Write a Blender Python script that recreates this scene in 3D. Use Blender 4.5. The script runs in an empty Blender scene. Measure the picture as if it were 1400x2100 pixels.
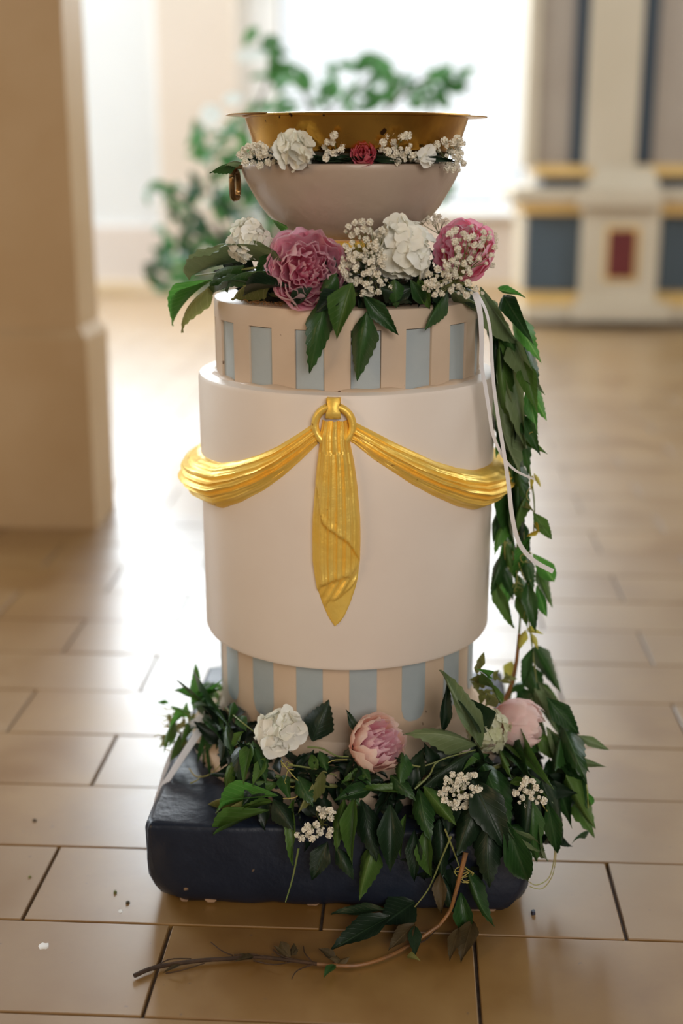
import bpy, math, random
import numpy as np
from math import sin, cos, tan, atan, atan2, pi, radians, sqrt, exp
from mathutils import Vector, Matrix

random.seed(7)
SC = bpy.context.scene
COL = SC.collection

# ------------------------------------------------------------------ camera
F = 2600.0                      # focal length in pixels of the 1400x2100 frame
PT = atan(730 / F)              # pitch below the horizontal
D = 1.81                        # camera to font axis (m)
X0 = .0084                      # font axis
CAMZ = 1.0
AF = radians(3.2)               # the floor, plinth and altar are turned this much
cd = bpy.data.cameras.new('camera'); cam = bpy.data.objects.new('camera', cd); COL.objects.link(cam)
cam.location = (0, -D, CAMZ); cam.rotation_euler = (pi / 2 - PT, 0, 0)
cd.sensor_fit = 'VERTICAL'; cd.sensor_height = 36.0; cd.lens = 36.0 * F / 2100
cd.clip_end = 100
cd.dof.use_dof = True; cd.dof.focus_distance = 1.66; cd.dof.aperture_fstop = 1.6; cd.dof.aperture_blades = 0
SC.camera = cam

# ------------------------------------------------------------------ world, lights, exposure
W = bpy.data.worlds.new('world'); SC.world = W; W.use_nodes = True
bg = W.node_tree.nodes['Background']; bg.inputs[0].default_value = (1.0, .90, .78, 1); bg.inputs[1].default_value = .13
SC.view_settings.view_transform = 'Standard'; SC.view_settings.look = 'None'
SC.view_settings.gamma = 1.0; SC.view_settings.exposure = 0.0; SC.view_settings.use_curve_mapping = False
SC.render.film_transparent = False

def area(name, loc, target, sx, sy, power, color):
    l = bpy.data.lights.new(name, 'AREA'); l.shape = 'RECTANGLE'; l.size = sx; l.size_y = sy
    l.energy = power; l.color = color
    o = bpy.data.objects.new(name, l); COL.objects.link(o); o.location = loc
    d = Vector(target) - Vector(loc); o.rotation_euler = d.to_track_quat('-Z', 'Y').to_euler()
    return o
# area lights out of view: daylight from behind and both sides, added warm fills
area('daylight_back_high', (.3, 7.6, 3.05), (0, 0, .6), 8.6, 1.5, 730, (.86, .94, 1))  # window daylight, widened above the view for the floor sheen
area('daylight_left', (-4.4, 4.0, 2.8), (0, 4.6, .2), 2.6, 3.2, 300, (.84, .93, 1))
area('daylight_right', (4.7, 2.6, 3.4), (0, 3.6, .2), 2.2, 3.2, 200, (.86, .94, 1))
area('front_fill', (1.3, -4.8, 2.5), (0, 0, .8), 2.6, 2.2, 118, (1.0, .925, .86))  # unseen fill behind the camera, added to light the font's front
area('warm_fill_left', (-3.2, -2.6, 1.9), (0, 0, .6), 1.0, 1.4, 30, (1.0, .66, .34))  # unseen orange fill, added to warm the left of the drum

# ------------------------------------------------------------------ pixel rays -> real points
def ray(px, py):
    a = (px - 700) / F; u = -(py - 1050) / F
    return Vector((a, cos(PT) + u * sin(PT), -sin(PT) + u * cos(PT)))
CO = Vector((0, -D, CAMZ))
def onY(px, py, Y):
    d = ray(px, py); return CO + d * ((Y + D) / d.y)
def onZ(px, py, z=0.0):
    d = ray(px, py); return CO + d * ((z - CAMZ) / d.z)
def onC(px, py, R):
    d = ray(px, py); ox = -X0; oy = -D
    A = d.x ** 2 + d.y ** 2; B = 2 * (ox * d.x + oy * d.y); C = ox * ox + oy * oy - R * R
    q = max(B * B - 4 * A * C, 0); return CO + d * ((-B - sqrt(q)) / 2 / A)
def th_of(p): return atan2(p.x - X0, -p.y)
def cyl(th, R, z): return Vector((X0 + R * sin(th), -R * cos(th), z))
def fl(u, v, z=0.0):            # floor frame -> world
    return Vector((u * cos(AF) + v * sin(AF), -u * sin(AF) + v * cos(AF), z))
def uv_of(p): return (p.x * cos(AF) - p.y * sin(AF), p.x * sin(AF) + p.y * cos(AF))

# ------------------------------------------------------------------ materials
def new_mat(name):
    m = bpy.data.materials.new(name); m.use_nodes = True
    nt = m.node_tree; b = nt.nodes['Principled BSDF']; return m, nt, b
def N(nt, t, **k):
    n = nt.nodes.new(t)
    for a, v in k.items(): setattr(n, a, v)
    return n
def pmat(name, c1, rough=.5, metal=0, c2=None, nscale=6, namt=(.35, .65), bump=0, bscale=60, spec=.5, coat=0,
         rough2=None, spots=None, detail=4, coord='Object', stretch=None):
    m, nt, b = new_mat(name)
    b.inputs['Roughness'].default_value = rough; b.inputs['Metallic'].default_value = metal
    b.inputs['Specular IOR Level'].default_value = spec
    b.inputs['Coat Weight'].default_value = coat; b.inputs['Coat Roughness'].default_value = .12
    tc = N(nt, 'ShaderNodeTexCoord'); src = tc.outputs[coord]
    if stretch:
        mp = N(nt, 'ShaderNodeMapping'); mp.inputs['Scale'].default_value = stretch
        nt.links.new(src, mp.inputs['Vector']); src = mp.outputs[0]
    b.inputs['Base Color'].default_value = (*c1, 1)
    if c2:
        nz = N(nt, 'ShaderNodeTexNoise'); nz.inputs['Scale'].default_value = nscale; nz.inputs['Detail'].default_value = detail
        nt.links.new(src, nz.inputs['Vector'])
        r = N(nt, 'ShaderNodeMapRange'); r.inputs[1].default_value = namt[0]; r.inputs[2].default_value = namt[1]
        nt.links.new(nz.outputs[0], r.inputs[0])
        mx = N(nt, 'ShaderNodeMix', data_type='RGBA')
        mx.inputs[6].default_value = (*c1, 1); mx.inputs[7].default_value = (*c2, 1)
        nt.links.new(r.outputs[0], mx.inputs[0]); out = mx.outputs[2]
        if rough2 is not None:
            rr = N(nt, 'ShaderNodeMapRange'); rr.inputs[3].default_value = rough; rr.inputs[4].default_value = rough2
            nt.links.new(r.outputs[0], rr.inputs[0]); nt.links.new(rr.outputs[0], b.inputs['Roughness'])
        if spots:
            n2 = N(nt, 'ShaderNodeTexNoise'); n2.inputs['Scale'].default_value = spots[1]; n2.inputs['Detail'].default_value = 2
            nt.links.new(tc.outputs[coord], n2.inputs['Vector'])
            r2 = N(nt, 'ShaderNodeMapRange'); r2.inputs[1].default_value = spots[2]; r2.inputs[2].default_value = spots[2] + .02
            nt.links.new(n2.outputs[0], r2.inputs[0])
            m2 = N(nt, 'ShaderNodeMix', data_type='RGBA'); nt.links.new(out, m2.inputs[6])
            m2.inputs[7].default_value = (*spots[0], 1); nt.links.new(r2.outputs[0], m2.inputs[0]); out = m2.outputs[2]
        nt.links.new(out, b.inputs['Base Color'])
    if bump:
        nb = N(nt, 'ShaderNodeTexNoise'); nb.inputs['Scale'].default_value = bscale; nb.inputs['Detail'].default_value = 5
        nt.links.new(src, nb.inputs['Vector'])
        bp = N(nt, 'ShaderNodeBump'); bp.inputs['Strength'].default_value = bump; bp.inputs['Distance'].default_value = .004
        nt.links.new(nb.outputs[0], bp.inputs['Height']); nt.links.new(bp.outputs[0], b.inputs['Normal'])
    return m

def thin_mat(name, c1, c2, rough=.5, trans=.35, mode='leaf', spec=.4, vein=None):
    """leaf or petal: colour from local coordinates, part of the light passes through"""
    m, nt, b = new_mat(name)
    b.inputs['Roughness'].default_value = rough; b.inputs['Specular IOR Level'].default_value = spec
    tc = N(nt, 'ShaderNodeTexCoord'); sp = N(nt, 'ShaderNodeSeparateXYZ'); nt.links.new(tc.outputs['Object'], sp.inputs[0])
    nz = N(nt, 'ShaderNodeTexNoise'); nz.inputs['Scale'].default_value = 4 if mode == 'leaf' else 3
    nt.links.new(tc.outputs['Object'], nz.inputs['Vector'])
    info = N(nt, 'ShaderNodeObjectInfo')
    ad = N(nt, 'ShaderNodeMath', operation='ADD'); nt.links.new(nz.outputs[0], ad.inputs[0])
    if mode == 'petal':
        z = N(nt, 'ShaderNodeMapRange'); z.inputs[1].default_value = -.85; z.inputs[2].default_value = .35
        z.inputs[3].default_value = -.5; z.inputs[4].default_value = .45
        nt.links.new(sp.outputs[2], z.inputs[0]); nt.links.new(z.outputs[0], ad.inputs[1])
    else:
        z = N(nt, 'ShaderNodeMapRange'); z.inputs[3].default_value = -.4; z.inputs[4].default_value = .4
        nt.links.new(info.outputs['Random'], z.inputs[0]); nt.links.new(z.outputs[0], ad.inputs[1])
    mx = N(nt, 'ShaderNodeMix', data_type='RGBA', clamp_factor=True)
    mx.inputs[6].default_value = (*c1, 1); mx.inputs[7].default_value = (*c2, 1)
    nt.links.new(ad.outputs[0], mx.inputs[0]); out = mx.outputs[2]
    if vein:
        ab = N(nt, 'ShaderNodeMath', operation='ABSOLUTE'); nt.links.new(sp.outputs[1], ab.inputs[0])
        r = N(nt, 'ShaderNodeMapRange'); r.inputs[1].default_value = .012; r.inputs[2].default_value = .035
        r.inputs[3].default_value = .8; r.inputs[4].default_value = 0; nt.links.new(ab.outputs[0], r.inputs[0])
        # side veins
        k = N(nt, 'ShaderNodeMath', operation='MULTIPLY'); nt.links.new(ab.outputs[0], k.inputs[0]); k.inputs[1].default_value = -.75
        s = N(nt, 'ShaderNodeMath', operation='ADD'); nt.links.new(sp.outputs[0], s.inputs[0]); nt.links.new(k.outputs[0], s.inputs[1])
        k2 = N(nt, 'ShaderNodeMath', operation='MULTIPLY'); nt.links.new(s.outputs[0], k2.inputs[0]); k2.inputs[1].default_value = 50
        sn = N(nt, 'ShaderNodeMath', operation='SINE'); nt.links.new(k2.outputs[0], sn.inputs[0])
        r3 = N(nt, 'ShaderNodeMapRange'); r3.inputs[1].default_value = .86; r3.inputs[2].default_value = 1.0
        r3.inputs[3].default_value = 0; r3.inputs[4].default_value = .35; nt.links.new(sn.outputs[0], r3.inputs[0])
        mxx = N(nt, 'ShaderNodeMath', operation='MAXIMUM'); nt.links.new(r.outputs[0], mxx.inputs[0]); nt.links.new(r3.outputs[0], mxx.inputs[1])
        m2 = N(nt, 'ShaderNodeMix', data_type='RGBA'); nt.links.new(out, m2.inputs[6]); m2.inputs[7].default_value = (*vein, 1)
        nt.links.new(mxx.outputs[0], m2.inputs[0]); out = m2.outputs[2]
        bp = N(nt, 'ShaderNodeBump'); bp.inputs['Strength'].default_value = .35; bp.inputs['Distance'].default_value = .002
        nt.links.new(mxx.outputs[0], bp.inputs['Height']); nt.links.new(bp.outputs[0], b.inputs['Normal'])
    nt.links.new(out, b.inputs['Base Color'])
    tr = N(nt, 'ShaderNodeBsdfTranslucent'); nt.links.new(out, tr.inputs[0])
    ms = N(nt, 'ShaderNodeMixShader'); ms.inputs[0].default_value = trans
    nt.links.new(b.outputs[0], ms.inputs[1]); nt.links.new(tr.outputs[0], ms.inputs[2])
    nt.links.new(ms.outputs[0], nt.nodes['Material Output'].inputs[0])
    return m

M = {}
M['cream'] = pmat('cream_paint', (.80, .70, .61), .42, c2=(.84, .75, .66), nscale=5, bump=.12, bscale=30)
M['cream_shaded'] = pmat('shaded_cream_paint', (.57, .43, .305), .45, c2=(.64, .50, .37), nscale=7, bump=.18, bscale=35, spots=((.16, .09, .05), 60, .735))  # the same cream darkened, shade on the striped drums put into the colour
M['bowl'] = pmat('bowl_shaded_cream_paint', (.41, .315, .24), .36, c2=(.46, .36, .28), nscale=5, bump=.3, bscale=45, spots=((.12, .06, .03), 38, .745))  # cream darkened, the shadow on the bowl is in the base colour
M['grey_blue'] = pmat('grey_blue_paint', (.36, .42, .44), .45, c2=(.43, .48, .49), nscale=9, bump=.2, bscale=60)
M['navy'] = pmat('navy_gloss_paint', (.009, .014, .027), .32, c2=(.014, .020, .036), nscale=9, bump=.35, bscale=55, rough2=.42, spec=.35,
                 spots=((.30, .20, .12), 26, .735))
M['raw'] = pmat('chipped_raw_wood', (.35, .22, .13), .8, c2=(.2, .12, .07), nscale=40)
M['gold'] = pmat('gold_leaf', (1.0, .72, .17), .36, .5, c2=(.96, .62, .10), nscale=22, bump=.35, bscale=70, rough2=.48, spots=((.50, .26, .04), 90, .73))
M['brass'] = pmat('old_brass', (.62, .36, .07), .2, 1, c2=(.30, .15, .03), nscale=11, namt=(.42, .7), bump=.08, bscale=30, rough2=.38,
                  spots=((.09, .045, .02), 50, .70))
M['bronze'] = pmat('dark_bronze', (.33, .20, .08), .32, .95, c2=(.14, .09, .04), nscale=60, bump=.2, bscale=80)
M['foam'] = pmat('dark_soil', (.018, .022, .012), .9, c2=(.04, .03, .015), nscale=60, bump=.5, bscale=120)
M['stem'] = pmat('green_stem', (.13, .19, .05), .5, c2=(.22, .22, .07), nscale=30)
M['stem_brown'] = pmat('red_brown_vine_stem', (.30, .13, .035), .5, c2=(.20, .10, .04), nscale=50)
M['stem_dry'] = pmat('dry_vine_stem', (.035, .018, .008), .8, c2=(.07, .035, .015), nscale=70)
M['tendril'] = pmat('tendril', (.36, .38, .10), .5, c2=(.45, .36, .10), nscale=30)
M['ribbon'] = thin_mat('white_satin_ribbon', (.93, .92, .94), (.97, .96, .97), .35, .4, 'flower', .5)
L = {}
L['deep'] = thin_mat('leaf_deep_green', (.016, .050, .014), (.040, .115, .024), .38, .2, vein=(.06, .13, .04))
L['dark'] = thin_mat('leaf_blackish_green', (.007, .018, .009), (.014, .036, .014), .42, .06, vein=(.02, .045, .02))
L['mid'] = thin_mat('leaf_mid_green', (.055, .13, .024), (.11, .21, .04), .42, .3, vein=(.15, .24, .07))
L['bright'] = thin_mat('leaf_bright_green', (.05, .19, .03), (.11, .30, .05), .45, .5, vein=(.25, .42, .12))
L['pale'] = thin_mat('leaf_pale_underside', (.14, .20, .085), (.21, .28, .13), .5, .3, vein=(.27, .34, .18))
L['olive'] = thin_mat('leaf_olive', (.16, .18, .05), (.25, .26, .08), .5, .4, vein=(.38, .36, .15))
L['yellow'] = thin_mat('leaf_yellow', (.62, .46, .05), (.50, .50, .09), .5, .45, vein=(.6, .5, .2))
L['wither'] = thin_mat('leaf_withered', (.035, .025, .010), (.09, .06, .02), .6, .1, vein=(.10, .07, .03))
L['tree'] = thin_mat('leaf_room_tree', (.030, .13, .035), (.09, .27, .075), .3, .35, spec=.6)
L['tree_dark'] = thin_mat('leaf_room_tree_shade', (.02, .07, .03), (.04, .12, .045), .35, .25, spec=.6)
L['glossy'] = thin_mat('leaf_room_tree_glint', (.78, .86, .84), (.90, .95, .95), .25, .3, spec=.8)  # near-white colour stands for bright glints on the foliage
P = {}
P['pink'] = thin_mat('petal_rose_pink', (.96, .42, .56), (.99, .80, .86), .5, .45, 'petal', .25)
P['pink_deep'] = thin_mat('petal_deep_pink', (.94, .26, .44), (.98, .74, .82), .5, .45, 'petal', .25)
P['coral'] = thin_mat('petal_coral_pink', (.98, .62, .53), (1.0, .86, .77), .5, .45, 'petal', .25)
P['blush'] = thin_mat('petal_blush', (.95, .64, .61), (.99, .82, .78), .5, .45, 'petal', .25)
P['rose'] = thin_mat('petal_rose_red', (.72, .10, .17), (.92, .36, .43), .5, .4, 'petal', .3)
P['white'] = thin_mat('petal_cream_white', (.90, .89, .76), (.95, .94, .88), .5, .25, 'flower', .25)
P['green_white'] = thin_mat('petal_green_white', (.68, .70, .42), (.86, .85, .68), .5, .4, 'flower', .25)
P['gyp'] = pmat('gypsophila_white', (.88, .84, .74), .6, c2=(.74, .69, .54), nscale=160)

def floor_mat(name, c1, c2, c3):
    m, nt, b = new_mat(name)
    tc = N(nt, 'ShaderNodeTexCoord'); g = N(nt, 'ShaderNodeNewGeometry')
    info = N(nt, 'ShaderNodeObjectInfo')
    nz = N(nt, 'ShaderNodeTexNoise'); nz.inputs['Scale'].default_value = 5; nz.inputs['Detail'].default_value = 5; nz.inputs['Roughness'].default_value = .6
    nt.links.new(g.outputs['Position'], nz.inputs['Vector'])
    mr = N(nt, 'ShaderNodeMapRange'); mr.inputs[1].default_value = .38; mr.inputs[2].default_value = .62; nt.links.new(nz.outputs[0], mr.inputs[0])
    mx = N(nt, 'ShaderNodeMix', data_type='RGBA'); mx.inputs[6].default_value = (*c1, 1); mx.inputs[7].default_value = (*c2, 1)
    nt.links.new(mr.outputs[0], mx.inputs[0])
    m2 = N(nt, 'ShaderNodeMix', data_type='RGBA'); m2.inputs[7].default_value = (*c3, 1); nt.links.new(mx.outputs[2], m2.inputs[6])
    rm = N(nt, 'ShaderNodeMath', operation='MULTIPLY'); rm.inputs[1].default_value = .55; nt.links.new(info.outputs['Random'], rm.inputs[0])
    nt.links.new(rm.outputs[0], m2.inputs[0])
    # dark pits
    n2 = N(nt, 'ShaderNodeTexNoise'); n2.inputs['Scale'].default_value = 70; n2.inputs['Detail'].default_value = 3; nt.links.new(g.outputs['Position'], n2.inputs['Vector'])
    r2 = N(nt, 'ShaderNodeMapRange'); r2.inputs[1].default_value = .70; r2.inputs[2].default_value = .74; nt.links.new(n2.outputs[0], r2.inputs[0])
    m3 = N(nt, 'ShaderNodeMix', data_type='RGBA'); m3.inputs[7].default_value = (.16, .09, .04, 1)
    nt.links.new(m2.outputs[2], m3.inputs[6]); nt.links.new(r2.outputs[0], m3.inputs[0])
    nt.links.new(m3.outputs[2], b.inputs['Base Color'])
    rr = N(nt, 'ShaderNodeMapRange'); rr.inputs[3].default_value = .36; rr.inputs[4].default_value = .48; nt.links.new(mr.outputs[0], rr.inputs[0])
    nt.links.new(rr.outputs[0], b.inputs['Roughness']); b.inputs['Specular IOR Level'].default_value = .8; b.inputs['Coat Weight'].default_value = 1.0; b.inputs['Coat IOR'].default_value = 1.62; b.inputs['Coat Roughness'].default_value = .33
    nb = N(nt, 'ShaderNodeTexNoise'); nb.inputs['Scale'].default_value = 9; nb.inputs['Detail'].default_value = 3; nt.links.new(g.outputs['Position'], nb.inputs['Vector'])
    bp = N(nt, 'ShaderNodeBump'); bp.inputs['Strength'].default_value = .12; bp.inputs['Distance'].default_value = .01
    nt.links.new(nb.outputs[0], bp.inputs['Height']); nt.links.new(bp.outputs[0], b.inputs['Normal'])
    return m
M['tile'] = floor_mat('ochre_stone_tile', (.205, .096, .015), (.285, .155, .036), (.28, .17, .07))
M['joint'] = pmat('tile_joint', (.10, .075, .06), .8, c2=(.2, .15, .12), nscale=60)
M['wall'] = pmat('white_plaster', (.70, .715, .71), .6, c2=(.73, .74, .73), nscale=1.5, bump=.05)
M['wall_beige'] = pmat('beige_plaster', (.66, .575, .48), .6, c2=(.69, .60, .51), nscale=1.5)
M['dado'] = pmat('pale_pink_plaster', (.66, .58, .52), .6, c2=(.69, .62, .56), nscale=1.5)
M['pillar'] = pmat('tan_plaster_pillar', (.52, .355, .19), .55, c2=(.57, .41, .24), nscale=3, bump=.08, bscale=20)
M['sandbase'] = pmat('sand_stone_baseboard', (.66, .50, .30), .5, c2=(.70, .56, .38), nscale=5)
M['white_paint'] = pmat('white_paint', (.86, .87, .86), .4)
M['altar_cream'] = pmat('altar_cream_paint', (.52, .44, .32), .45, c2=(.56, .48, .36), nscale=3)
M['altar_taupe'] = pmat('altar_taupe_paint', (.33, .27, .215), .5, c2=(.37, .31, .25), nscale=3)
M['altar_slate'] = pmat('altar_slate_paint', (.045, .068, .085), .4, c2=(.055, .08, .10), nscale=3)
M['altar_navy'] = pmat('altar_navy_paint', (.015, .03, .05), .4, c2=(.02, .04, .06), nscale=3)
M['altar_gold'] = pmat('altar_gold_trim', (.72, .48, .18), .4, .35, c2=(.62, .42, .15), nscale=5)
M['altar_red'] = pmat('altar_red_panel', (.10, .004, .004), .4, c2=(.12, .006, .006), nscale=6)
M['pot'] = pmat('terracotta', (.40, .19, .10), .7, c2=(.46, .24, .14), nscale=8)
M['chip'] = pmat('dark_blue_chip', (.03, .035, .06), .4)
M['white_spot'] = pmat('white_drip', (.78, .76, .72), .6)
def glow(name, c, s):
    m, nt, b = new_mat(name); nt.nodes.remove(b)
    e = N(nt, 'ShaderNodeEmission'); e.inputs[0].default_value = (*c, 1); e.inputs[1].default_value = s
    gl = N(nt, 'ShaderNodeBsdfGlossy'); gl.inputs['Roughness'].default_value = .3; gl.inputs[0].default_value = (.06, .06, .06, 1)
    a = N(nt, 'ShaderNodeAddShader'); nt.links.new(e.outputs[0], a.inputs[0]); nt.links.new(gl.outputs[0], a.inputs[1])
    nt.links.new(a.outputs[0], nt.nodes['Material Output'].inputs[0]); return m
M['pane'] = glow('daylit_frosted_glass', (.92, .97, 1.0), 1.12)

# ------------------------------------------------------------------ object helpers
def tag(o, label=None, cat=None, group=None, kind=None):
    if label: o['label'] = label
    if cat: o['category'] = cat
    if group: o['group'] = group
    if kind: o['kind'] = kind
    return o
def empty(name, loc, label=None, cat=None, group=None, kind=None):
    o = bpy.data.objects.new(name, None); COL.objects.link(o); o.location = loc; o.empty_display_size = .05
    return tag(o, label, cat, group, kind)
def link(name, me, parent=None, mat=None):
    """mat: world matrix (translation is made relative to an unrotated parent)"""
    o = bpy.data.objects.new(name, me); COL.objects.link(o)
    m = Matrix.Identity(4) if mat is None else mat
    if parent:
        o.parent = parent; w = Vector(parent.location)
        if parent.parent: w = w + Vector(parent.parent.location)
        m = Matrix.Translation(-w) @ m
    o.matrix_basis = m
    return o
class MB:
    def __init__(s): s.v = []; s.f = []
    def add(s, v, f):
        k = len(s.v); s.v += [tuple(x) for x in v]; s.f += [tuple(i + k for i in q) for q in f]; return s
    def box(s, c, sz, bev=0, R=None):
        cx, cy, cz = c; a, b, h = [x / 2 for x in sz]
        if bev <= 0:
            v = [(x * a, y * b, z * h) for z in (-1, 1) for y in (-1, 1) for x in (-1, 1)]
            f = [(0, 2, 3, 1), (4, 5, 7, 6), (0, 1, 5, 4), (2, 6, 7, 3), (0, 4, 6, 2), (1, 3, 7, 5)]
        else:
            e = bev; v = []; f = []
            def ringp(z, i):
                return [(a - i, -b + e, z), (a - i, b - e, z), (a - e, b - i, z), (-a + e, b - i, z), (-a + i, b - e, z), (-a + i, -b + e, z), (-a + e, -b + i, z), (a - e, -b + i, z)]
            lev = [(-h, e), (-h + e, 0), (h - e, 0), (h, e)]
            for z, i in lev: v += ringp(z, i)
            for k in range(3):
                for j in range(8): f.append((k * 8 + j, k * 8 + (j + 1) % 8, k * 8 + 8 + (j + 1) % 8, k * 8 + 8 + j))
            f.append(tuple(reversed(range(8)))); f.append(tuple(range(24, 32)))
        v = [Vector(p) for p in v]
        if R: v = [R @ p for p in v]
        return s.add([(p.x + cx, p.y + cy, p.z + cz) for p in v], f)
    def grid(s, P, closeu=False, closev=False):
        nu = len(P); nv = len(P[0]); v = [p for r in P for p in r]; f = []
        for i in range(nu if closeu else nu - 1):
            for j in range(nv if closev else nv - 1):
                f.append((i * nv + j, ((i + 1) % nu) * nv + j, ((i + 1) % nu) * nv + (j + 1) % nv, i * nv + (j + 1) % nv))
        return s.add(v, f)
    def lathe(s, prof, n=96, c=(0, 0), cap=True):
        P = [[(c[0] + r * sin(2 * pi * i / n), c[1] - r * cos(2 * pi * i / n), z) for i in range(n)] for r, z in prof]
        k = len(s.v); s.grid(P, closev=True)
        if cap:
            m = len(prof)
            s.f.append(tuple(k + i for i in range(n))); s.f.append(tuple(k + (m - 1) * n + i for i in reversed(range(n))))
        return s
    def tube(s, pts, r0, r1=None, n=6, sub=4, cap=True):
        pts = smooth(pts, sub); m = len(pts); r1 = r0 if r1 is None else r1; P = []
        up = Vector((.13, .2, 1)).normalized()
        for i, p in enumerate(pts):
            t = (pts[min(i + 1, m - 1)] - pts[max(i - 1, 0)]).normalized()
            a = t.cross(up)
            if a.length < .05: a = t.cross(Vector((1, 0, 0)))
            a.normalize(); b = t.cross(a); r = r0 + (r1 - r0) * i / (m - 1)
            P.append([p + a * cos(2 * pi * k / n) * r + b * sin(2 * pi * k / n) * r for k in range(n)])
        k = len(s.v); s.grid(P, closev=True)
        if cap: s.f.append(tuple(k + i for i in range(n))); s.f.append(tuple(k + (m - 1) * n + i for i in reversed(range(n))))
        return s
    def mesh(s, name, mat, smooth_=True, angle=40):
        me = bpy.data.meshes.new(name); me.from_pydata(s.v, [], s.f); me.update()
        if mat: me.materials.append(mat)
        if smooth_:
            me.polygons.foreach_set('use_smooth', [True] * len(me.polygons))
            if angle: me.set_sharp_from_angle(angle=radians(angle))
        return me
    def build(s, name, mat, parent=None, smooth_=True, angle=40, fix=True):
        me = s.mesh(name, mat, smooth_, angle)
        if fix:
            import bmesh
            bm = bmesh.new(); bm.from_mesh(me); bmesh.ops.recalc_face_normals(bm, faces=bm.faces); bm.to_mesh(me); bm.free()
            if smooth_ and angle: me.set_sharp_from_angle(angle=radians(angle))
        return link(name, me, parent)
def smooth(pts, sub=4):
    pts = [Vector(p) for p in pts]
    if sub <= 1 or len(pts) < 3: return pts
    out = []; n = len(pts)
    for i in range(n - 1):
        p0 = pts[max(i - 1, 0)]; p1 = pts[i]; p2 = pts[i + 1]; p3 = pts[min(i + 2, n - 1)]
        for k in range(sub):
            t = k / sub; t2 = t * t; t3 = t2 * t
            out.append(.5 * ((2 * p1) + (p2 - p0) * t + (2 * p0 - 5 * p1 + 4 * p2 - p3) * t2 + (3 * p1 - p0 - 3 * p2 + p3) * t3))
    out.append(pts[-1]); return out

# ================================================================== SETTING
# floor: running bond tiles, 0.407 x 0.1915 m
fb = MB(); c = fl(0, 3.6)
fb.box((c.x, c.y, -.035), (11, 13.6, .05), 0, Matrix.Rotation(-AF, 3, 'Z'))
floor = fb.build('floor', M['joint'], None, False); tag(floor, kind='structure')
TL, TW = .407, .1908
tile_me = []
for k in range(3):
    tile_me.append(MB().box((0, 0, -.006), (TL - .0045, TW - .0026, .012), .0012).mesh('tile', M['tile'], False))
tiles = []
for r in range(-4, 48):
    v0 = -.514 + r * TW
    off = .195 if r % 2 == 0 else -.01
    for k in range(-12, 14):
        u0 = off + k * TL; uc = u0 + TL / 2; vc = v0 + TW / 2
        if abs(uc - 0) > 4.6: continue
        p = fl(uc, vc); dx = p.x; dy = p.y + D
        if dy < .9: continue
        dpt = dy * cos(PT) + sin(PT); px = 700 + F * dx / dpt
        inview = -60 < px < 1460
        tiles.append((0 if inview else 1, dy, uc, vc, r, k))
tiles.sort()
mb_far = MB()
for i, (o_, dy, uc, vc, r, k) in enumerate(tiles):
    tz = random.uniform(-.0007, .0005)
    mt = Matrix.Translation(fl(uc, vc, tz)) @ Matrix.Rotation(-AF + random.uniform(-.001, .001), 4, 'Z')
    if i < 300:
        link('tile', tile_me[i % 3], floor, mt)
    else:
        src = tile_me[0]; mb_far.add([mt @ q.co for q in src.vertices], [tuple(q.vertices) for q in src.polygons])
o = mb_far.build('far_tiles', M['tile'], floor, False); o['kind'] = 'stuff'

# back wall with the tall window, dado and baseboard
YW = 7.93
def wallpt(px, py): return onY(px, py, YW)
wx0, wx1 = wallpt(556, 300).x, wallpt(1092, 300).x
sill = wallpt(700, 436).z; WH = 7.0
wb = MB()
for a, b_, z0, z1 in ((-5.2, wx0, 0, WH), (wx1, 5.2, 0, WH), (wx0, wx1, 0, sill), (wx0, wx1, 6.3, WH)):
    wb.box(((a + b_) / 2, YW + .15, (z0 + z1) / 2), (b_ - a, .3, z1 - z0))
tag(wb.build('wall_back', M['wall'], None, False), kind='structure')
wl = MB().box((-5.0, 3.4, WH / 2), (.3, 9.4, WH)); tag(wl.build('wall_left', M['wall'], None, False), kind='structure')
wr = MB().box((5.1, 3.4, WH / 2), (.3, 9.4, WH)); tag(wr.build('wall_right', M['wall_beige'], None, False), kind='structure')
# beige pilaster left of the window
pa, pb = wallpt(330, 300).x, wallpt(488, 300).x
tag(MB().box(((pa + pb) / 2, YW - .06, WH / 2), (pb - pa, .14, WH), .01).build('trim_1', M['wall_beige'], None, False), kind='structure')
# dado strip + baseboard
dz = wallpt(300, 462).z
o = MB().box((-2.6, YW - .02, dz / 2), (4.4, .06, dz), .008).build('trim_2', M['dado'], None, False); tag(o, kind='structure')
o = MB().box((.9, YW - .02, sill / 2 - .02), (2.6, .06, sill - .02), .008).build('trim_3', M['dado'], None, False); tag(o, kind='structure')
o = MB().box((0, YW - .075, .045), (9.6, .05, .09), .008).build('baseboard_back', M['sandbase'], None, False); tag(o, kind='structure')
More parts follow.
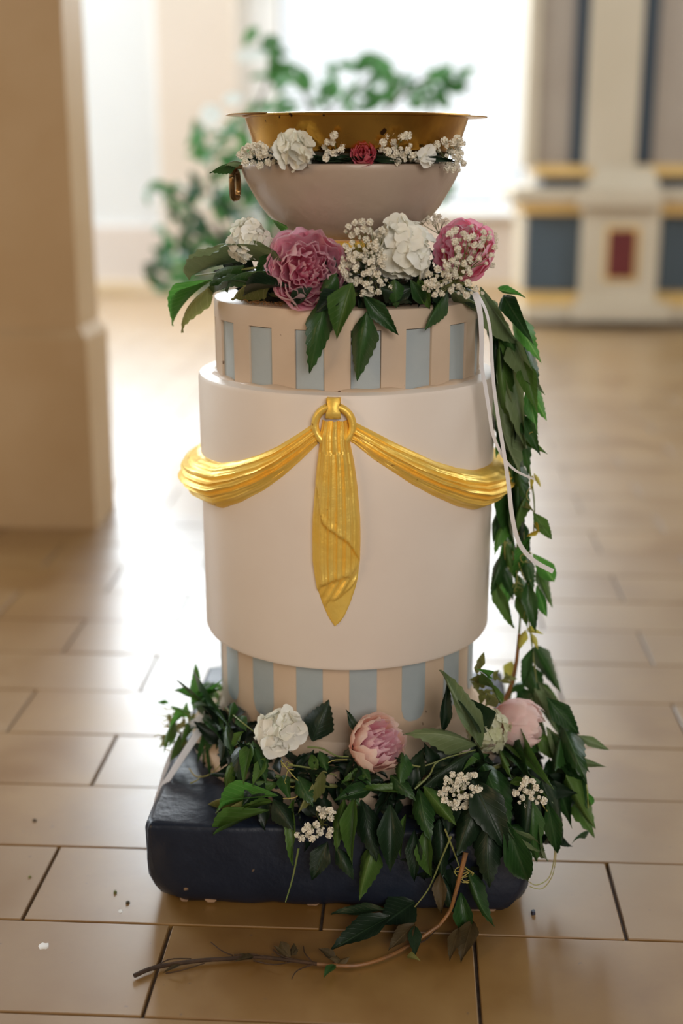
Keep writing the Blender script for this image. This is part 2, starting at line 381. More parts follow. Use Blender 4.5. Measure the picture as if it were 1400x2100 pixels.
# window: frame, mullions, transoms and panes
win = MB()
wc = (wx0 + wx1) / 2; ww = wx1 - wx0
for x in (wx0 + .03, wx1 - .03): win.box((x, YW + .05, (sill + 6.3) / 2), (.06, .12, 6.3 - sill), .008)
for z in (sill + .02, 6.27): win.box((wc, YW + .05, z), (ww, .14, .06), .008)
window = win.build('window_1', M['white_paint'], None, False); tag(window, kind='structure')
for x in (wx0 + ww * .88,): MB().box((x, YW + .06, (sill + 6.3) / 2), (.035, .05, 6.3 - sill - .08), .004).build('mullion', M['white_paint'], window, False)
for z in (2.9, 4.6): MB().box((wc, YW + .06, z), (ww - .1, .05, .04), .004).build('transom', M['white_paint'], window, False)
xs = [wx0 + .06, wx0 + ww * .88, wx1 - .06]; zs = [sill + .05, 2.9, 4.6, 6.24]
for i in range(2):
    for j in range(3):
        MB().box(((xs[i] + xs[i + 1]) / 2, YW + .08, (zs[j] + zs[j + 1]) / 2), (xs[i + 1] - xs[i] - .036, .008, zs[j + 1] - zs[j] - .042)).build('pane', M['pane'], window, False)
ws = MB().box((wc, YW - .03, sill - .01), (ww + .12, .24, .04), .008).build('trim_4', M['white_paint'], None, False); tag(ws, kind='structure')

# left pillar (tan plaster, wider foot with a sloped shoulder)
cn = onZ(197, 1085); pu, pv = uv_of(cn)
Rf = Matrix.Rotation(-AF, 3, 'Z')
def frust(u0, u1, v0, v1, z0, inset, z1):
    a = [fl(u0, v0, z0), fl(u1, v0, z0), fl(u1, v1, z0), fl(u0, v1, z0)]
    b = [fl(u0 + inset, v0 + inset, z1), fl(u1 - inset, v0 + inset, z1), fl(u1 - inset, v1 - inset, z1), fl(u0 + inset, v1 - inset, z1)]
    return a + b, [(3, 2, 1, 0), (4, 5, 6, 7), (0, 1, 5, 4), (1, 2, 6, 5), (2, 3, 7, 6), (3, 0, 4, 7)]
PW, PD = .72, .245
def z_at(px, py, p):            # height of the pixel over the floor point p
    return onY(px, py, p.y).z
zs1 = z_at(178, 697, cn)
pil = empty('pillar', fl(pu - PW / 2, pv + PD / 2, 0), 'square tan plaster pillar standing left of the font, its right side lit pale grey', 'pillar')
mbp = MB(); mbp.add(*frust(pu - PW, pu, pv, pv + PD, 0, 0, zs1)); mbp.build('foot', M['pillar'], pil, False)
mbp = MB(); mbp.add(*frust(pu - PW, pu, pv, pv + PD, zs1, .022, zs1 + .03)); mbp.build('shoulder', M['pillar'], pil, False)
mbp = MB(); mbp.add(*frust(pu - PW + .022, pu - .022, pv + .022, pv + PD - .01, zs1 + .03, 0, 5.0)); mbp.build('shaft', M['pillar'], pil, False)

# ================================================================== ALTAR (right, far)
ab = onZ(1190, 668); au, av = uv_of(ab)
dA = Vector((cos(AF), -sin(AF), 0)); nA = Vector((-sin(AF), -cos(AF), 0))
def onA(px, py, off=0.0):       # hit the altar front plane (off: metres towards the room); returns local (u, z)
    d = ray(px, py); p0 = ab + nA * off
    t = ((p0 - CO).dot(nA)) / d.dot(nA); p = CO + d * t
    return uv_of(p)[0], p.z
altar = empty('altar', fl(au + .3, av + .4, 0), 'painted wooden altar with slate panels and gold trim at the far right', 'altar')
def apart(name, mat, x0, x1, y0, y1, off, depth, bev=.006, xl=None, xr=None):
    """box whose front shows between the pixels x0..x1, y0..y1 (y0 top), its front 'off' metres proud"""
    ul = onA(x0, (y0 + y1) / 2, off)[0] if xl is None else xl
    ur = onA(x1, (y0 + y1) / 2, off)[0] if xr is None else xr
    zt = onA((x0 + x1) / 2, y0, off)[1]; zb = max(onA((x0 + x1) / 2, y1, off)[1], 0)
    v = av - off; cc = fl((ul + ur) / 2, v + depth / 2, (zt + zb) / 2)
    return MB().box(cc, (ur - ul, depth, zt - zb), bev, Rf).build(name, mat, altar, False)
XR = au + 2.2
apart('foot', M['altar_navy'], 1082, 0, 652, 676, .02, .9, xr=XR)
apart('base_board', M['altar_cream'], 1074, 0, 624, 655, .05, .9, xr=XR)
apart('gold_moulding', M['altar_gold'], 1076, 0, 596, 626, .03, .88, xr=XR)
apart('body', M['altar_cream'], 1072, 0, 436, 600, -.02, .85, xr=XR)
apart('slate_panel', M['altar_slate'], 1078, 1190, 440, 597, -.005, .03)
apart('slate_panel', M['altar_slate'], 1352, 1520, 440, 597, -.005, .03)
apart('pedestal', M['altar_cream'], 1192, 1350, 424, 628, .09, .14)
apart('pedestal_foot', M['altar_cream'], 1176, 1372, 622, 660, .13, .2)
f_ = apart('panel_frame', M['altar_gold'], 1240, 1310, 464, 578, .10, .03)
apart('red_panel', M['altar_red'], 1246, 1302, 472, 570, .108, .03)
apart('gold_moulding', M['altar_gold'], 1070, 1196, 412, 440, .05, .9)
apart('gold_moulding', M['altar_gold'], 1346, 0, 412, 440, .05, .9, xr=XR)
apart('ledge', M['altar_cream'], 1052, 0, 385, 414, .10, 1.0, xr=XR)
apart('pedestal_cap', M['altar_cream'], 1186, 1358, 388, 426, .15, .22)
# flared base of the pilaster
q = [onA(1225, 342, .06), onA(1338, 342, .06), onA(1196, 392, .12), onA(1356, 392, .12)]
a_ = [fl(q[2][0], av - .13, q[2][1]), fl(q[3][0], av - .13, q[3][1]), fl(q[3][0], av + .1, q[3][1]), fl(q[2][0], av + .1, q[2][1])]
b_ = [fl(q[0][0], av - .06, q[0][1]), fl(q[1][0], av - .06, q[1][1]), fl(q[1][0], av + .1, q[1][1]), fl(q[0][0], av + .1, q[0][1])]
MB().add(a_ + b_, [(3, 2, 1, 0), (4, 5, 6, 7), (0, 1, 5, 4), (1, 2, 6, 5), (2, 3, 7, 6), (3, 0, 4, 7)]).build('pilaster_base', M['altar_cream'], altar, False)
apart('plinth_strip', M['altar_navy'], 1112, 1200, 360, 388, .0, .5)
apart('plinth_strip', M['altar_navy'], 1352, 0, 360, 388, .0, .5, xr=XR)
apart('gold_moulding', M['altar_gold'], 1098, 0, 338, 362, .03, .5, xr=XR)
apart('upper_wall', M['altar_taupe'], 1100, 0, -900, 342, -.03, .45, xr=XR)
apart('corner_strip', M['altar_cream'], 1096, 1124, -900, 342, -.005, .46)
apart('navy_strip', M['altar_navy'], 1196, 1240, -900, 342, -.01, .03)
apart('navy_strip', M['altar_navy'], 1336, 1374, -900, 342, -.01, .03)
apart('pilaster', M['altar_cream'], 1229, 1340, -900, 345, .05, .1)

# ================================================================== FONT
font = empty('baptismal_font', (X0, 0, 0), 'round cream baptismal font with grey-blue stripes and gold drapery on a navy plinth', 'font')
C0 = (X0, 0)
RU, RM, RL = .1882, .2120, .1913
ZPL = .128
# plinth: worn navy block, rounded lower edges
def plinth():
    a = .2610; mb = MB(); lev = []
    H_ = ZPL
    for z, ins, rc in ((0, .020, .045), (.005, .012, .042), (.014, .006, .036), (.028, .002, .028), (.045, .000, .018), (.07, 0, .012), (H_ - .010, 0, .010), (H_ - .004, .0015, .010), (H_ - .001, .004, .010), (H_, .009, .009)):
        ring = []
        for qx, qy, s0 in ((1, -1, -pi / 2), (1, 1, 0), (-1, 1, pi / 2), (-1, -1, pi)):
            for k in range(5):
                t = s0 + k / 4 * pi / 2; h = a - ins - rc
                ring.append((qx * h + rc * cos(t), qy * h + rc * sin(t)))
            # side points
            nx = {(1, -1): (1, 1), (1, 1): (-1, 1), (-1, 1): (-1, -1), (-1, -1): (1, -1)}[(qx, qy)]
            h = a - ins - rc
            for k in range(1, 14):
                t = k / 14; x1, y1 = qx * h + rc * cos(s0 + pi / 2), qy * h + rc * sin(s0 + pi / 2)
                x2, y2 = nx[0] * h + rc * cos(s0 + pi / 2), nx[1] * h + rc * sin(s0 + pi / 2)
                ring.append((x1 + (x2 - x1) * t, y1 + (y2 - y1) * t))
        w = []
        for i, (x, y) in enumerate(ring):
            j = .0012 * sin(i * 1.7 + z * 40) + .0010 * sin(i * .63 + 1)
            if z < .03: j += .0030 * sin(i * 2.3) * (1 - z / .03)
            s = 1 + j / a; p = fl(x * s, (y * s - .0) * 1.075 - .004); w.append((p.x + X0, p.y, z + .0008 * sin(i * .9 + 2) * (z > .1)))
        lev.append(w)
    mb.grid(lev, closev=True); n = len(lev[0]); m = len(lev)
    mb.f.append(tuple(range(n))); mb.f.append(tuple((m - 1) * n + i for i in reversed(range(n))))
    return mb.build('plinth', M['navy'], font, True, 62)
pl_ = plinth(); pl_['label'] = 'square navy painted plinth with worn chipped lower edge'
for px, py, w in ((970, 1862, .017), (375, 1838, .006), (430, 1846, .008), (640, 1851, .010), (1005, 1866, .007)):   # bare patches along the lower edge
    uu = uv_of(onY(px, py, -.27))[0]; cc = fl(uu, -.2715)
    lo = [(w * cos(t) * (1 + .2 * sin(3 * t)), .004 * sin(t) * (1 + .25 * cos(2 * t))) for t in [i * pi / 7 for i in range(14)]]
    G = [[Vector((cc.x + dA0 * x, cc.y - .06 * x - k, .0065 + y)) for x, y in lo] for k, dA0 in ((-.004, 1), (.0016, .96))]
    mbc = MB().grid(G, closev=True); mbc.f.append(tuple(14 + i for i in reversed(range(14))))
    ch_ = mbc.build('bare_patch', M['raw'], font)
# foot ring (flared, cream)
prof = [(.150, ZPL - .002), (.232, ZPL - .001), (.237, ZPL + .006), (.239, ZPL + .018), (.236, ZPL + .032), (.226, ZPL + .043), (.212, ZPL + .049), (.205, ZPL + .054),
        (.200, ZPL + .062), (.196, ZPL + .072), (RL, ZPL + .083), (.15, ZPL + .083)]
MB().lathe(prof, 96, C0).build('foot_ring', M['cream_shaded'], font)
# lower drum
MB().lathe([(RL - .02, .20), (RL, .2005), (RL, .33), (RL - .02, .331)], 128, C0).build('lower_drum', M['cream_shaded'], font)
def plate(R, t0, t1, z0, z1, thick, roundbot=0, n=10):
    """curved plate on a cylinder about the local origin"""
    mb = MB(); out = []; inn = []
    for j in range(9):
        f = j / 8; ro, ri = [], []
        for i in range(n + 1):
            g = i / n; th = t0 + (t1 - t0) * g
            zb = z0 + roundbot * (1 - sqrt(max(0, 1 - abs(2 * g - 1) ** 2.6)))
            z = zb + (z1 - zb) * f
            ro.append((R * sin(th), -R * cos(th), z)); ri.append(((R - thick) * sin(th), -(R - thick) * cos(th), z))
        out.append(ro); inn.append(ri)
    mb.grid(out)
    per = [(0, i) for i in range(n + 1)] + [(j, n) for j in range(1, 9)] + [(8, i) for i in range(n - 1, -1, -1)] + [(j, 0) for j in range(7, 0, -1)]
    a = [out[j][i] for j, i in per]; b = [inn[j][i] for j, i in per]
    mb.grid([a + [a[0]], b + [b[0]]])
    return mb
def dth(x0, x1, y, R): return th_of(onC(x0, y, R)), th_of(onC(x1, y, R))
ta, tb = dth(719, 781, 760, RU); stepU = 2 * pi / 16; hwU = (tb - ta) / 2; cU = (ta + tb) / 2
zpb, zpt = .7035, .7843
me = plate(RU - .0032, -hwU + .002, hwU - .002, zpb + .0005, zpt - .0005, .003).mesh('stripe', M['grey_blue'])
for k in range(16):
    link('stripe', me, font, Matrix.Translation((X0, 0, 0)) @ Matrix.Rotation(cU + k * stepU, 4, 'Z'))
ta, tb = dth(716, 772, 1420, RL); stepL = 2 * pi / 16; hwL = (tb - ta) / 2; cL = (ta + tb) / 2
me = plate(RL + .0007, -hwL, hwL, .2333, .3305, .002, .020).mesh('stripe', M['grey_blue'])
for k in range(16):
    link('stripe', me, font, Matrix.Translation((X0, 0, 0)) @ Matrix.Rotation(cL + k * stepL, 4, 'Z'))
# main drum
ZB, ZT = .3262, .7061
MB().lathe([(RL - .03, ZB + .004), (RM - .006, ZB), (RM - .002, ZB + .0015), (RM, ZB + .006), (RM + .0003, .5), (RM + .001, ZT - .006), (RM - .0012, ZT - .0012), (RM - .005, ZT), (.10, ZT + .001)], 160, C0).build('main_drum', M['cream'], font)
# bead of plaster at the joint of upper and main drum
P_ = []
for i in range(120):
    t = 2 * pi * i / 120; w = .0022 + .0012 * sin(9 * t) + .0009 * sin(23 * t + 1)
    P_.append([(X0 + (RU + x * w) * sin(t), -(RU + x * w) * cos(t), ZT + y * w) for x, y in ((-2, 1), (0, 1.3), (1.2, .9), (2.0, 0), (2.2, -.4))])
MB().grid(P_, closeu=True).build('joint_bead', M['cream_shaded'], font)
# upper drum with 16 recesses
def upper():
    ths = []
    e = .0012
    for k in range(16):
        c_ = cU + k * stepU
        for t, r in ((-hwU - e, 0), (-hwU + e, 1), (-hwU / 3, 1), (hwU / 3, 1), (hwU - e, 1), (hwU + e, 0), (hwU + (stepU / 2 - hwU) * .6, 0), (hwU + (stepU / 2 - hwU) * 1.4, 0)):
            ths.append((c_ + t, r))
    ZU = .8115; prof = [(ZT - .002, 0, 0), (zpb - .0006, 0, 0), (zpb, 1, 0), (zpt, 1, 0), (zpt + .0008, 0, 0), (ZU - .004, 0, 0), (ZU - .001, 0, -.0012), (ZU, 0, -.005), (ZU + .0005, 0, -.03)]
    G = []
    for z, rec, dr in prof:
        G.append([(X0 + (RU + dr - (.006 if (rec and r) else 0)) * sin(t), -(RU + dr - (.006 if (rec and r) else 0)) * cos(t), z + (.0006 * sin(t * 7) if z > .8 else 0)) for t, r in ths])
    mb = MB(); mb.grid(G, closev=True); n = len(ths); m = len(G)
    mb.f.append(tuple((m - 1) * n + i for i in range(n)))
    return mb.build('upper_drum', M['cream_shaded'], font, True, 25)
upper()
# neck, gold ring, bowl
MB().lathe([(.10, .808), (.10, .820), (.075, .832), (.062, .85), (.060, .872), (.075, .884), (.082, .892)], 64, C0).build('neck', M['cream_shaded'], font)
MB().lathe([(.070, .874), (.086, .877), (.091, .883), (.087, .889), (.07, .892)], 64, C0).build('gold_ring', M['gold'], font)
bo = [(.050, .880), (.070, .886), (.0850, .8945), (.0990, .9060), (.1135, .9205), (.1250, .9345), (.1330, .9480), (.1405, .9610), (.1462, .9720), (.1498, .9812), (.1510, .9860), (.1500, .9895), (.1470, .9905), (.1440, .9890), (.1400, .975), (.125, .948), (.10, .925), (.05, .91)]
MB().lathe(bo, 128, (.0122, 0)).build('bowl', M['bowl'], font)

# loop handle on the left of the bowl rim
hd = MB(); hp = onY(481, 352, -.03); hb = onY(482, 407, -.03)
pts = []
for i in range(28):
    t = 2 * pi * i / 28; hh = (hp.z - hb.z) / 2
    cx_ = (1 if cos(t) > 0 else -1) * abs(cos(t)) ** .45
    pts.append(Vector((hp.x + .0036 * cx_, hp.y + .008 * cx_, (hp.z + hb.z) / 2 + hh * sin(t))))
hd.tube(pts + [pts[0]], .0042, .0042, 8, 2, False)
hd.build('loop_handle', M['bronze'], font)
tab = MB().box((hp.x + .008, hp.y, hp.z + .006), (.022, .012, .006), .0015).build('handle_bracket', M['bronze'], font)

# gold ring, clasp
TH0 = th_of(onC(685, 873, RM))
def drumpt(px, py, h): return onC(px, py, RM + h)
def cyp(th, z, h): return cyl(th, RM + h, z)
zc = onC(685, 874, RM + .01).z
rg = MB(); G = []
for i in range(64):
    t = 2 * pi * i / 64; row = []
    for k in range(10):
        s = 2 * pi * k / 10; rr = .0235 + .0050 * cos(s); h = .0062 + .0058 * sin(s)
        dth_ = rr * sin(t) / RM; row.append(cyp(TH0 + dth_, zc + rr * 1.05 * cos(t), h))
    G.append(row)
rg.grid(G, True, True).build('ornament_ring', M['gold'], font)
cl = MB(); G = []
for j, (z_, h_, w_) in enumerate(((.036, .001, .0085), (.036, .010, .0085), (.030, .0135, .0080), (.024, .015, .0062), (.018, .0165, .0085), (.013, .0155, .0092), (.010, .013, .0092), (.010, .004, .0092))):
    G.append([cyp(TH0 + w_ * s / RM, zc + z_, h_ - .0022 * abs(s) ** 3) for s in (-1, -.6, 0, .6, 1)])
cl.grid(G)
for sgn in (-1, 1): cl.grid([[cyp(TH0 + .0085 * sgn / RM, zc + z_, h) for h in (0, .012)] for z_ in (.036, .03, .02, .010)])
cl.build('clasp', M['gold'], font)

# swags
def fit(pts, R):
    q = sorted((abs(th_of(onC(x, y, R)) - TH0), onC(x, y, R).z) for x, y in pts); return [a for a, b in q], [b for a, b in q]
LT = fit([(643, 868), (600, 895), (560, 918), (520, 935), (480, 946), (440, 951)], RM + .012)
LB = fit([(650, 913), (610, 950), (570, 983), (530, 1010), (480, 1034), (440, 1046)], RM + .014)
RT = fit([(728, 868), (770, 888), (810, 908), (850, 926), (900, 948), (950, 962), (985, 966)], RM + .012)
RB = fit([(722, 912), (770, 948), (810, 972), (850, 997), (900, 1022), (950, 1042), (985, 1049)], RM + .014)
def swag(sgn, T, B, name):
    G = []; nu, nv = 150, 44; mid = pi / 2
    t0 = .10
    for i in range(nu + 1):
        a = t0 + (pi - 2 * t0) * i / nu; aa = a if a <= mid else pi - a
        zt = np.interp(aa, T[0], T[1]); zb = np.interp(aa, B[0], B[1])
        # settle to the lowest point at the side
        if aa > T[0][-1]: k = (aa - T[0][-1]) / max(mid - T[0][-1], .01); zt -= .006 * (2 * k - k * k)
        if aa > B[0][-1]: k = (aa - B[0][-1]) / max(mid - B[0][-1], .01); zb -= .005 * (2 * k - k * k)
        th_k = .0085 + .0235 * min(1, aa / 1.15) ** 1.1
        row = []
        for j in range(nv + 1):
            v = j / nv; prof_ = max(0, sin(pi * v)) ** .62
            ph = 2 * pi * (6.2 * v + .9 * sin(1.6 * aa + .5) * (v - .2) + .35 * aa)
            ridge = .0038 * (1 - abs(sin(ph / 2)) ** .7 * 1.6) * prof_
            ridge += .0010 * sin(2 * pi * 11 * v + 5 * aa + 2 * sin(3 * aa))
            ridge += .0024 * sin(2 * pi * (3.0 * v) - 3.2 * aa + 1) * prof_
            h = th_k * prof_ + ridge * (.6 + .4 * min(1, aa)) * prof_
            row.append(cyl(TH0 + sgn * a, RM + h - .001, zt + (zb - zt) * v))
        G.append(row)
    return MB().grid(G).build(name, M['gold'], font, True, 60)
swag(-1, LT, LB, 'swag'); swag(1, RT, RB, 'swag')

# hanging drapery
def drape():
    ys = [862, 875, 890, 911, 950, 1000, 1066, 1110, 1152, 1190, 1209, 1240, 1266, 1280, 1287]
    xl = [659, 657, 654, 653, 648, 643, 637.5, 637, 637.5, 643, 647, 658, 670, 679, 685.5]
    xr = [714, 716, 716.5, 718.5, 727, 734, 740, 740.5, 739.5, 735, 730, 719, 707, 696, 686.5]
    def edge(x, pts):  # y of a fold edge at x
        xs_, ys_ = zip(*pts); return np.interp(x, xs_, ys_)
    e1 = [(640, 985), (652, 1000), (658, 1045), (664, 1072), (690, 1092), (715, 1110), (733, 1142), (745, 1165)]
    e2 = [(630, 1232), (650, 1214), (655, 1204), (682, 1192), (715, 1182), (733, 1168), (745, 1150)]
    e3 = [(630, 1280), (665, 1262), (672, 1238), (700, 1226), (722, 1204), (745, 1180)]
    nu, nv = 150, 56; G = []
    for i in range(nu + 1):
        y = ys[0] + (ys[-1] - ys[0]) * i / nu
        a = np.interp(y, ys, xl); b = np.interp(y, ys, xr); row = []
        for j in range(nv + 1):
            g = j / nv; x = a + (b - a) * g; s = 2 * g - 1
            dome = (1 - abs(s) ** 2.6) ** .5 if abs(s) < 1 else 0
            k = .011 + .007 * sin(pi * min(1, (y - 862) / 420) ** .8)
            endf = min(1, (1287 - y) / 45) ** .5
            st = 0
            for n_, (e, dd) in enumerate(((e1, .0060), (e2, .0055), (e3, .0042))):
                q_ = y - edge(x, e)
                st -= dd * (1 / (1 + exp(-max(-30, min(30, q_ / 1.6)))))
                if -22 < q_ < 0: st += .0016 * (1 + q_ / 22)
            top = min(1, (y - 862) / 60)
            rid = .0014 * sin(2 * pi * 5.5 * g + .5 + (y - 1050) * .002) + .0007 * sin(2 * pi * 12 * g + (y * .01))
            if y > edge(x, e2): rid = .0016 * sin((x - 685) * .35 + (y - 1200) * .22)
            if y < 925: rid = .0030 * sin(2 * pi * 3.5 * g + pi) * (1 - (y - 862) / 110) + .001 * sin(2 * pi * 9 * g)
            h = (k * endf + .0045) * dome + (st + rid) * dome * (.35 + .65 * endf); h = max(h, .0042 * dome ** .5)
            p = onC(x, y, RM + .008); row.append(cyl(th_of(p), RM + max(h, 0) - .0008, p.z))
        G.append(row)
    return MB().grid(G).build('hanging_drape', M['gold'], font, True, 60)
drape()

# brass basin
BC = (.0205, 0)
bas = empty('brass_basin', (BC[0], 0, .985), 'shallow old brass basin with a flat rim on top of the font', 'basin')
pf = [(.118, 1.000), (.132, 1.003), (.1395, 1.009), (.1422, 1.016), (.1440, 1.024), (.1512, 1.0465), (.1520, 1.0495), (.1545, 1.0502), (.1552, 1.0518), (.1545, 1.0535), (.1520, 1.0540), (.1500, 1.0520), (.1480, 1.044), (.1405, 1.020), (.1340, 1.010), (.118, 1.004)]
MB().lathe(pf, 128, BC).build('basin_body', M['brass'], bas)
for sg in (-1, 1):
    G = []
    for i in range(25):
        t = radians(-40 + 80 * i / 24); k = cos(t * 90 / 40 * .98)
        ro = .1535 + .0245 * max(0, k) ** .75; zz = 1.0522 - .0016 * sg
        G.append([(BC[0] + sg * rr * cos(t), rr * sin(t), zz + dz_) for rr, dz_ in ((.1515, .0008), (ro - .0006, .0006), (ro, 0), (ro - .0006, -.0008), (.1515, -.0014))])
    MB().grid(G, closev=True).build('lug', M['brass'], bas)

# ================================================================== PLANT PARTS
def leaf_me(name, mat, seed, serr=1.0, fold=.25, wav=.02, arch=.12, nx=18, shape=0):
    rnd = random.Random(seed); G = []
    for i in range(nx + 1):
        x = i / nx
        if shape == 0:
            w = .5 * (min(1, x / .34) ** .72) * (1 if x < .34 else max(0, (1 - (x - .34) / .66)) ** 1.18 * (1 + .95 * (x - .34)))
        elif shape == 1: w = .5 * max(0, sin(pi * x ** .9)) ** .8
        else: w = .5 * max(0, sin(pi * x ** .75)) ** 1.1
        if i == nx: w = .0
        if i == 0: w = .03
        ser = (.030 if i % 2 else -.010) * serr * (.28 < x < .88)
        row = []
        for s in (-1, -.55, 0, .55, 1):
            yy = s * w + (ser * s if abs(s) == 1 else 0); xx = x + (.018 * serr if (abs(s) == 1 and i % 2 and 0 < i < nx) else 0)
            z = arch * 4 * x * (1 - x) * 1.0 + fold * abs(yy) * (1 if True else 0) + wav * sin(7 * x + 3 * s + seed) * abs(s) - .05 * (abs(s) == 1) * w * 2
            row.append((xx, yy, z))
        G.append(row)
    return MB().grid(G).mesh(name, mat, True, 0)
LEAF = {}
for k in ('deep', 'dark', 'mid', 'bright', 'pale', 'olive', 'yellow', 'wither'):
    LEAF[k] = [leaf_me('leaf', L[k], 10 + j, (1.0, .7, 1.2, .4)[j], (-.55, .5, -.3, .75)[j], (.045, .06, .05, .035)[j], (.14, .05, .2, .1)[j]) for j in range(4)]
def orient(b, t, width, roll=0, up=None, zs=None):
    X = t - b; ln = X.length; x = X / ln
    n = up if up is not None else (CO - (b + t) / 2).normalized() + Vector((0, 0, .35))
    n = n - x * n.dot(x)
    if n.length < 1e-4: n = Vector((0, 0, 1)).cross(x)
    n.normalize(); y = n.cross(x)
    if roll: R_ = Matrix.Rotation(roll, 3, x); n = R_ @ n; y = R_ @ y
    m = Matrix.Identity(4)
    for i in range(3):
        m[i][0] = x[i] * ln; m[i][1] = y[i] * width; m[i][2] = n[i] * (ln if zs is None else zs); m[i][3] = b[i]
    return m
LC = [0]
def leaf(par, kind, b, t, wpx, roll=None, var=None):
    """b, t: 3-D points; wpx: width in photo pixels at that distance"""
    LC[0] += 1
    dist = ((b + t) / 2 - CO).length; w = wpx * dist / F * .90; t = b + (t - b) * 1.07
    v = LC[0] % 4 if var is None else var
    r = random.uniform(-.35, .35) if roll is None else roll
    return link('leaf', LEAF[kind][v], par, orient(b, t, w, r))

# depth rules for the garland regions (real places, see each garland)
def top_pt(px, py, o=0.0):      # lies on / hangs over the upper drum
    zr = .8115
    p = onC(px, py, RU + .008)
    d = ray(px, py)
    if p.z > zr or abs(px - 712) > 262:
        Y = -.12 if abs(px - 712) < 262 else -.06
        Y = -sqrt(max(.0, (RU - .01) ** 2 - min(abs((px - 712) * .00064), RU - .01) ** 2)) * .9 - .02
        p = onY(px, py, Y)
    return p - d.normalized() * o
def trail_pt(px, py, o=0.0):
    return onY(px, py, -.045 - o + .02 * sin(px * .05))
def base_Y(px, py):
    Y = np.interp(py, [1440, 1540, 1640, 1700, 1800, 1900], [-.195, -.225, -.268, -.292, -.300, -.315])
    def sm(a, b, x): t = min(1, max(0, (x - a) / (b - a))); return t * t * (3 - 2 * t)
    Yr = np.interp(px, [1090, 1250], [-.26, -.16]) if py > 1560 else -.12
    Yr = Yr * sm(1480, 1620, py) + -.12 * (1 - sm(1480, 1620, py)) if py > 1480 else -.12
    k = sm(1040, 1110, px); Y = Y * (1 - k) + Yr * k
    k2 = sm(980, 1050, px) * (1 - sm(1520, 1600, py)); Y = Y * (1 - k2) + -.12 * k2
    Yl = np.interp(py, [1380, 1500, 1600, 1700], [.06, -.04, -.13, -.24])
    k = 1 - sm(420, 500, px); Y = Y * (1 - k) + Yl * k
    return float(Y)
def base_pt(px, py, o=0.0):
    return onY(px, py, base_Y(px, py) - o)

# ------------------------------------------------------------------ garlands
g_top = empty('top_garland', (X0, -.16, .812), 'leafy garland with large toothed leaves lying around the drum below the bowl', 'garland')
g_trail = empty('trailing_garland', (.30, -.04, .30), 'long leafy vine hanging down the right side of the font', 'garland')
g_base = empty('base_garland', (X0, -.24, .124), 'thick wreath of green leaves lying on the navy plinth', 'garland')
g_fall = empty('fallen_vine', (-.02, -.38, .004), 'bare vine shoot lying on the floor tiles in front of the plinth', 'vine')

TOP = [  # kind, base, tip, width
 ('pale', (578, 536), (396, 568), 36, .5), ('olive', (440, 578), (378, 676), 34, .3), ('bright', (436, 574), (358, 662), 22, .6),
 ('olive', (560, 572), (482, 614), 26, .5), ('deep', (520, 585), (440, 602), 26, .2), ('deep', (560, 556), (470, 596), 36, .3),
 ('dark', (600, 590), (505, 606), 30, .2), ('bright', (590, 470), (560, 452), 18, 0), ('deep', (560, 520), (530, 560), 30, .1),
 ('deep', (668, 604), (636, 756), 62, -.1), ('mid', (722, 580), (692, 688), 66, .15), ('deep', (752, 640), (734, 772), 66, .05),
 ('deep', (745, 606), (812, 682), 44, .2), ('deep', (808, 572), (812, 628), 42, 0), ('deep', (842, 574), (868, 622), 34, .2),
 ('deep', (918, 596), (874, 674), 40, .1), ('mid', (858, 566), (880, 628), 34, .3), ('pale', (922, 596), (990, 644), 28, .5),
 ('dark', (700, 600), (650, 640), 50, 0), ('dark', (780, 590), (840, 620), 40, 0), ('dark', (885, 590), (905, 624), 34, 0),
 ('deep', (690, 560), (660, 620), 40, 0), ('dark', (640, 590), (600, 628), 36, 0),
 ('deep', (500, 545), (440, 580), 30, .3), ('dark', (845, 590), (800, 622), 36, 0), ('dark', (950, 590), (970, 630), 36, 0),
]
for k, b, t, w, r in TOP:
    leaf(g_top, k, top_pt(*b, .012), top_pt(*t, .006), w, r)
# dry root hairs and stem pieces on top
mb = MB()
for i in range(26):
    a = onC(random.uniform(500, 580), random.uniform(595, 618), RU - .006); a.z = .813
    mb.tube([a, a + Vector((random.uniform(-.006, .006), random.uniform(-.004, .004), random.uniform(.002, .006))), a + Vector((random.uniform(-.012, .012), random.uniform(-.006, .006), random.uniform(0, .006)))], .0004, .0003, 4, 2)
mb.build('dry_roots', M['stem_brown'], g_top)['kind'] = 'stuff'
st = MB()
st.tube([cyl(th, RU - .035 + .008 * sin(5 * th), .826 + .006 * sin(4 * th)) for th in np.linspace(-1.7, 1.9, 26)], .003, .003, 6, 2)
st.tube([top_pt(*p, .008) for p in ((400, 565), (440, 560), (500, 552), (560, 545))], .0010, .0016, 5)
st.tube([top_pt(*p, .014) for p in ((500, 586), (540, 582), (566, 572))], .0018, .001, 5)
st.build('stem', M['stem'], g_top)

# low dark foliage that fills the wreath (small leaves nobody could count)
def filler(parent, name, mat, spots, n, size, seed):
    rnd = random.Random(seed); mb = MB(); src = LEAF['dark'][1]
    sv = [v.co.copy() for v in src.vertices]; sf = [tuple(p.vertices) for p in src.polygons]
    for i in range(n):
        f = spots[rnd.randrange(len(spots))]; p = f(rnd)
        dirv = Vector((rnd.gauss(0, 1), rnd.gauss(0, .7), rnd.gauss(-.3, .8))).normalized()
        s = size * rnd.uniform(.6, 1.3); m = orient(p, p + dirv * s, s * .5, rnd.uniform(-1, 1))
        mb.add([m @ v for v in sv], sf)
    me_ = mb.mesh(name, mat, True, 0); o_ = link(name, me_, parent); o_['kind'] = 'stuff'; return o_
filler(g_top, 'inner_foliage', L['dark'], [lambda r: cyl(r.uniform(-1.5, 1.7), r.uniform(.11, .165), r.uniform(.82, .85))], 170, .035, 3)

